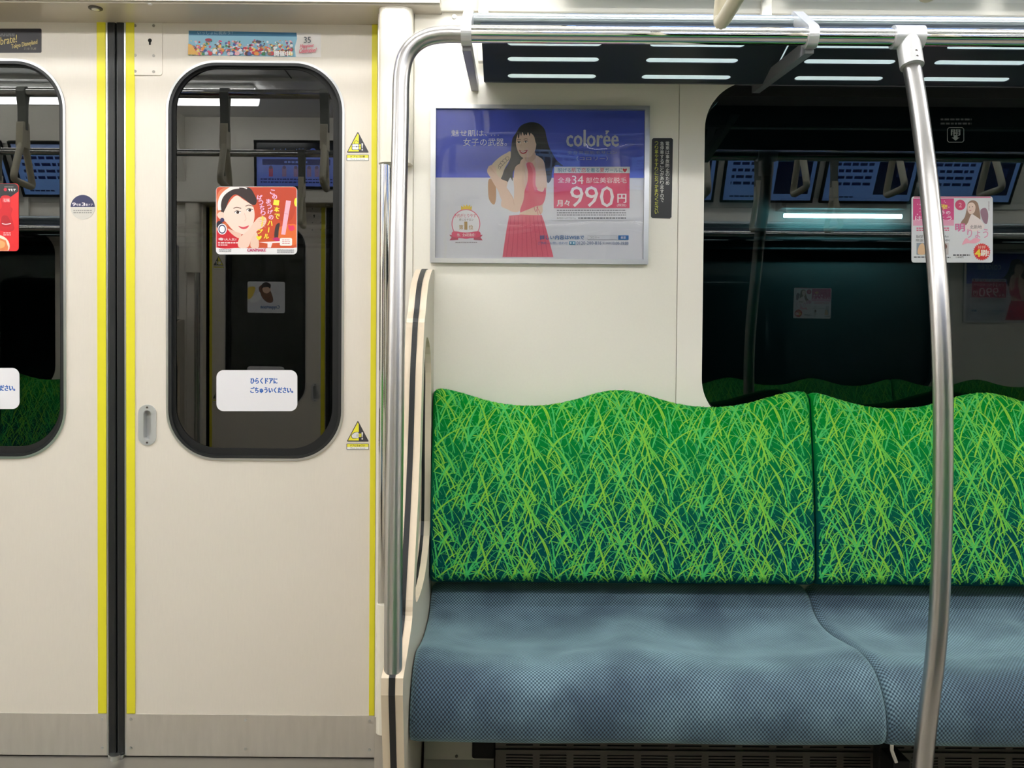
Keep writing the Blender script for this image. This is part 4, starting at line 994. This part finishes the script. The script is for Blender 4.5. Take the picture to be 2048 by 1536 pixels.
# sticker on the right window and its small print
YGS = YG - .0022
A = Art(YGS, .0012, org=(1700, 200), sc=3.839)
A.sheet(rr(473, 740, 1096, 1248, 20, 5), (226, 226, 230)); A.rect(490, 742, 1080, 750, (226, 90, 140))
A.rect(484, 756, 798, 960, (216, 60, 130)); A.rect(484, 920, 798, 965, (232, 160, 190))
for k in range(30):
    r4 = random.Random(k + 70); A.ell(495 + 290 * r4.random(), 770 + 180 * r4.random(), 4, 4, (246, 190, 214), 8)
A.text('刊!!', 690, 800, 745, 838, (250, 220, 80), bold=2); A.text('りょうの', 620, 850, 770, 880, (250, 220, 235), bold=1); A.text('はじめよう', 500, 890, 780, 925, (250, 220, 235), bold=1)
A.lines(510, 760, (980, 996), 9, (226, 90, 130), 4); A.text('BASE', 510, 1038, 560, 1060, (60, 60, 66)); A.text('plus', 716, 1038, 756, 1060, (60, 60, 66)); A.text('限定プレゼント中!', 506, 1068, 766, 1088, (50, 50, 56))
A.rect(510, 1098, 575, 1188, (150, 160, 176)); A.blob([(520, 1180), (530, 1120), (560, 1100), (575, 1140), (572, 1185)], (230, 190, 150)); A.rect(716, 1098, 756, 1188, (200, 190, 190)); A.ell(730, 1125, 14, 20, (120, 70, 60)); A.lines(490, 580, (1202,), 9, (80, 80, 86), 5); A.lines(725, 770, (1205,), 9, (90, 90, 96), 7)
A.ell(846, 806, 40, 40, (206, 56, 104)); A.text('2', 834, 790, 858, 824, (236, 170, 190))
A.blob([(850, 945), (880, 900), (895, 840), (905, 790), (940, 770), (975, 785), (990, 830), (1000, 900), (985, 950), (900, 960)], (150, 116, 96)); A.blob([(905, 800), (940, 788), (962, 815), (955, 860), (925, 878), (902, 850)], (238, 208, 194)); A.blob([(905, 940), (930, 880), (960, 890), (1010, 930), (1030, 980), (960, 1010), (880, 990)], (240, 224, 222))
A.ell(916, 822, 4, 3, (50, 34, 30), 8); A.ell(940, 820, 4, 3, (50, 34, 30), 8); A.line([(915, 850), (930, 848)], 4, (196, 60, 80), False)
A.text('明', 808, 950, 880, 1010, (220, 110, 160), bold=2); A.text('りょう', 900, 990, 1060, 1060, (226, 150, 184), bold=1); A.text('北新地', 920, 960, 1010, 990, (60, 50, 56)); A.blob([(1000, 850), (1040, 830), (1060, 880), (1050, 950), (1020, 930)], (150, 110, 130)); A.lines(1062, 1068, range(780, 850, 9), 5, (120, 90, 110), 5)
A.blob([(860, 1110), (890, 1060), (920, 1080), (960, 1060), (1000, 1075), (960, 1100), (900, 1100)], (240, 170, 190))
A.poly([(1011 + (68 if k % 2 else 58) * math.cos(R(k * 7.5)), 1166 + (68 if k % 2 else 58) * math.sin(R(k * 7.5))) for k in range(48)], (224, 40, 40)); A.text('4', 960, 1146, 1000, 1204, (250, 220, 60), bold=3); A.text('刷!', 1003, 1150, 1062, 1200, (250, 240, 230), bold=2); A.text('好評', 980, 1118, 1040, 1142, (250, 220, 200))
A.lines(790, 920, (1186,), 10, (60, 60, 66), 9); A.text('1,400円', 812, 1200, 870, 1216, (70, 70, 76))
s3 = A.done('window_sticker', M_STICK); tag(s3, 'pink and white book advert sticker on the right window behind the bowed pole', 'sticker')
A = Art(YGS, .0008, org=(1700, 200), sc=3.839); GR = (150, 156, 158); DK = (16, 22, 24)
A.lines(696, 934, (142, 174), 14, (96, 100, 102), 21); A.line([(760, 212), (862, 212), (874, 224), (874, 312), (862, 324), (760, 324), (748, 312), (748, 224), (760, 212)], 5, GR, False)
A.text('開', 776, 226, 846, 272, GR, bold=1); A.poly([(796, 270), (826, 270), (826, 288), (842, 288), (811, 312), (780, 288), (796, 288)], GR)
s = A.done('window_notice', M_STICK); tag(s, 'small grey opening mark with an arrow printed on the dark window', 'sticker')

# ------------------------------------------------------------------ tunnel beyond the windows
tn = MB().box(-9, 12, 2.535, 2.64, -2, 5); build('tunnel_wall', tn, M_TUN, kind='structure')
YT = 2.44
la = P(1568, 431, YT); lb = P(1803, 433, YT); lc = (la + lb) / 2
t = thing('tunnel_lamp', (lc.x, YT, lc.z), 'glowing white-blue tunnel lamp seen through the right window', 'light')
build('tube', MB().tube([(la.x, YT, lc.z), (lb.x, YT, lc.z)], .011, 14), M_TLAMP, t); build('holder', MB().box(la.x - .02, lb.x + .02, YT - .02, YT + .09, lc.z + .035, lc.z + .09), M_CABLE, t, bevel=.004)
for i, py in enumerate((462, 480, 500)):
    z = P(1685, py, 2.52).z; c = build('tunnel_cable', MB().tube([(-9, 2.52, z), (12, 2.52, z)], .012, 10), M_CABLE)
    tag(c, ['highest', 'middle', 'lowest'][i] + ' of the three horizontal cables on the dark tunnel wall', 'cable', 'cables along the tunnel wall')

# ------------------------------------------------------------------ the other side of the car (seen in the glass and chrome)
opposite(wall, 0); opposite(wall, PER); opposite(upper, 0); opposite(upper, PER); shifted(upper, -PER); opposite(win, 0); opposite(win, PER); opposite(hd, 0)
shifted(wall, -PER); shifted(win, -PER)
for o in (d1, d2): opposite(o, 0)
opposite(grab, 0, 'vertical bar with cream covers beside the opposite doors, mirrored in the door window')
for k_, dd in ((0, 0), (1, PER)):
    side = 'left of the opposite doors' if dd == 0 else 'right of the opposite doors'
    opposite(rack, dd, 'luggage rack of dark slotted panels above the opposite bench ' + side)
    for u, b in enumerate(bench): opposite(b, dd, ['two-person', 'three-person', 'two-person'][u] + ' grass-green bench unit ' + ['at its right end', 'in its middle', 'at its left end'][u if True else 0] + ', ' + side)
    opposite(heater, dd, 'dark louvred heater under the opposite bench ' + side)
    opposite(adv, dd, 'framed blue salon poster on the opposite wall ' + side)
    opposite(s3, dd, 'book advert sticker on the opposite window ' + side)
opposite(part, 0, 'maple edged bench partition beside the opposite doors, mirrored in the door window')
opposite(pole1, 0, 'satin steel bench end pole beside the opposite doors')
opposite(r0, 0, 'long steel rail carrying the straps over the opposite bench')
ro = [o for o in bpy.data.objects if o.name.startswith('strap_rail')]
ro[-1].location.x = r0.location.x
G = 'straps along the opposite rail'
ORD = ['leftmost', 'second from the left', 'third from the left', 'fourth from the left', 'fifth from the left', 'sixth from the left', 'seventh from the left', 'eighth from the left', 'ninth from the left', 'tenth from the left', 'eleventh from the left', 'rightmost']
for k in range(-4, 8):
    c = copy_tree(dstr[0]) if (kmap() or True) else None
    c.location = (-.94 + .3375 * k, YO - YS, ZS); c['label'] = ORD[(k + 4)] + ' of the hanging straps on the opposite rail'; c['group'] = G
for i_, s_ in enumerate(scr):
    opposite(s_, PER, ORD[4 - i_].replace('fifth from the left', 'rightmost') + ' blue display above the opposite rack, as mirrored in the right window', 'displays above the opposite right rack')
for i_, s_ in enumerate(scr[:4]):
    opposite(s_, 0, ['rightmost', 'second from the right', 'third from the right', 'leftmost'][i_] + ' blue display above the opposite left rack', 'displays above the opposite left rack')
opposite(hs[0], 0, 'route display reading Kinshicho over the opposite doors, mirrored in the door window'); opposite(hs[1], 0, 'blue advertising display over the opposite doors, right of the route display')
opposite(st2, 0, 'white sticker with blue text on the opposite door, faint in the door window')
opposite(w1, 0, 'warning triangle with a bag on the opposite door leaf'); opposite(w2, 0, 'warning triangle with a hand on the opposite door leaf')
# sunscreen advert on the opposite door
A = Art(YST, .0012, org=(330, 340), sc=5.12)
A.sheet(rr(522, 170, 1352, 864, 42, 6), (222, 224, 230)); A.clip = (526, 174, 1348, 860); A.blob([(1000, 230), (900, 300), (820, 420), (780, 600), (880, 640), (1000, 560), (1080, 420), (1100, 300)], (120, 80, 60)); A.ell(930, 330, 90, 100, (230, 190, 165)); A.blob([(840, 230), (940, 180), (1030, 230), (1040, 330), (990, 300), (900, 290), (850, 320)], (50, 36, 34))
A.blob([(1080, 400), (1200, 480), (1310, 600), (1200, 640), (1060, 560)], (240, 240, 244)); A.blob([(1180, 300), (1345, 320), (1345, 560), (1240, 500)], (230, 200, 80)); A.text('Coppertone', 640, 690, 1060, 790, (40, 90, 160), bold=4)
s = A.done('door_sticker', M_STICK); tag(s, 'pale sunscreen advert sticker on the opposite door, mirrored in the door window', 'sticker')
s.matrix_basis = MOPP @ s.matrix_basis
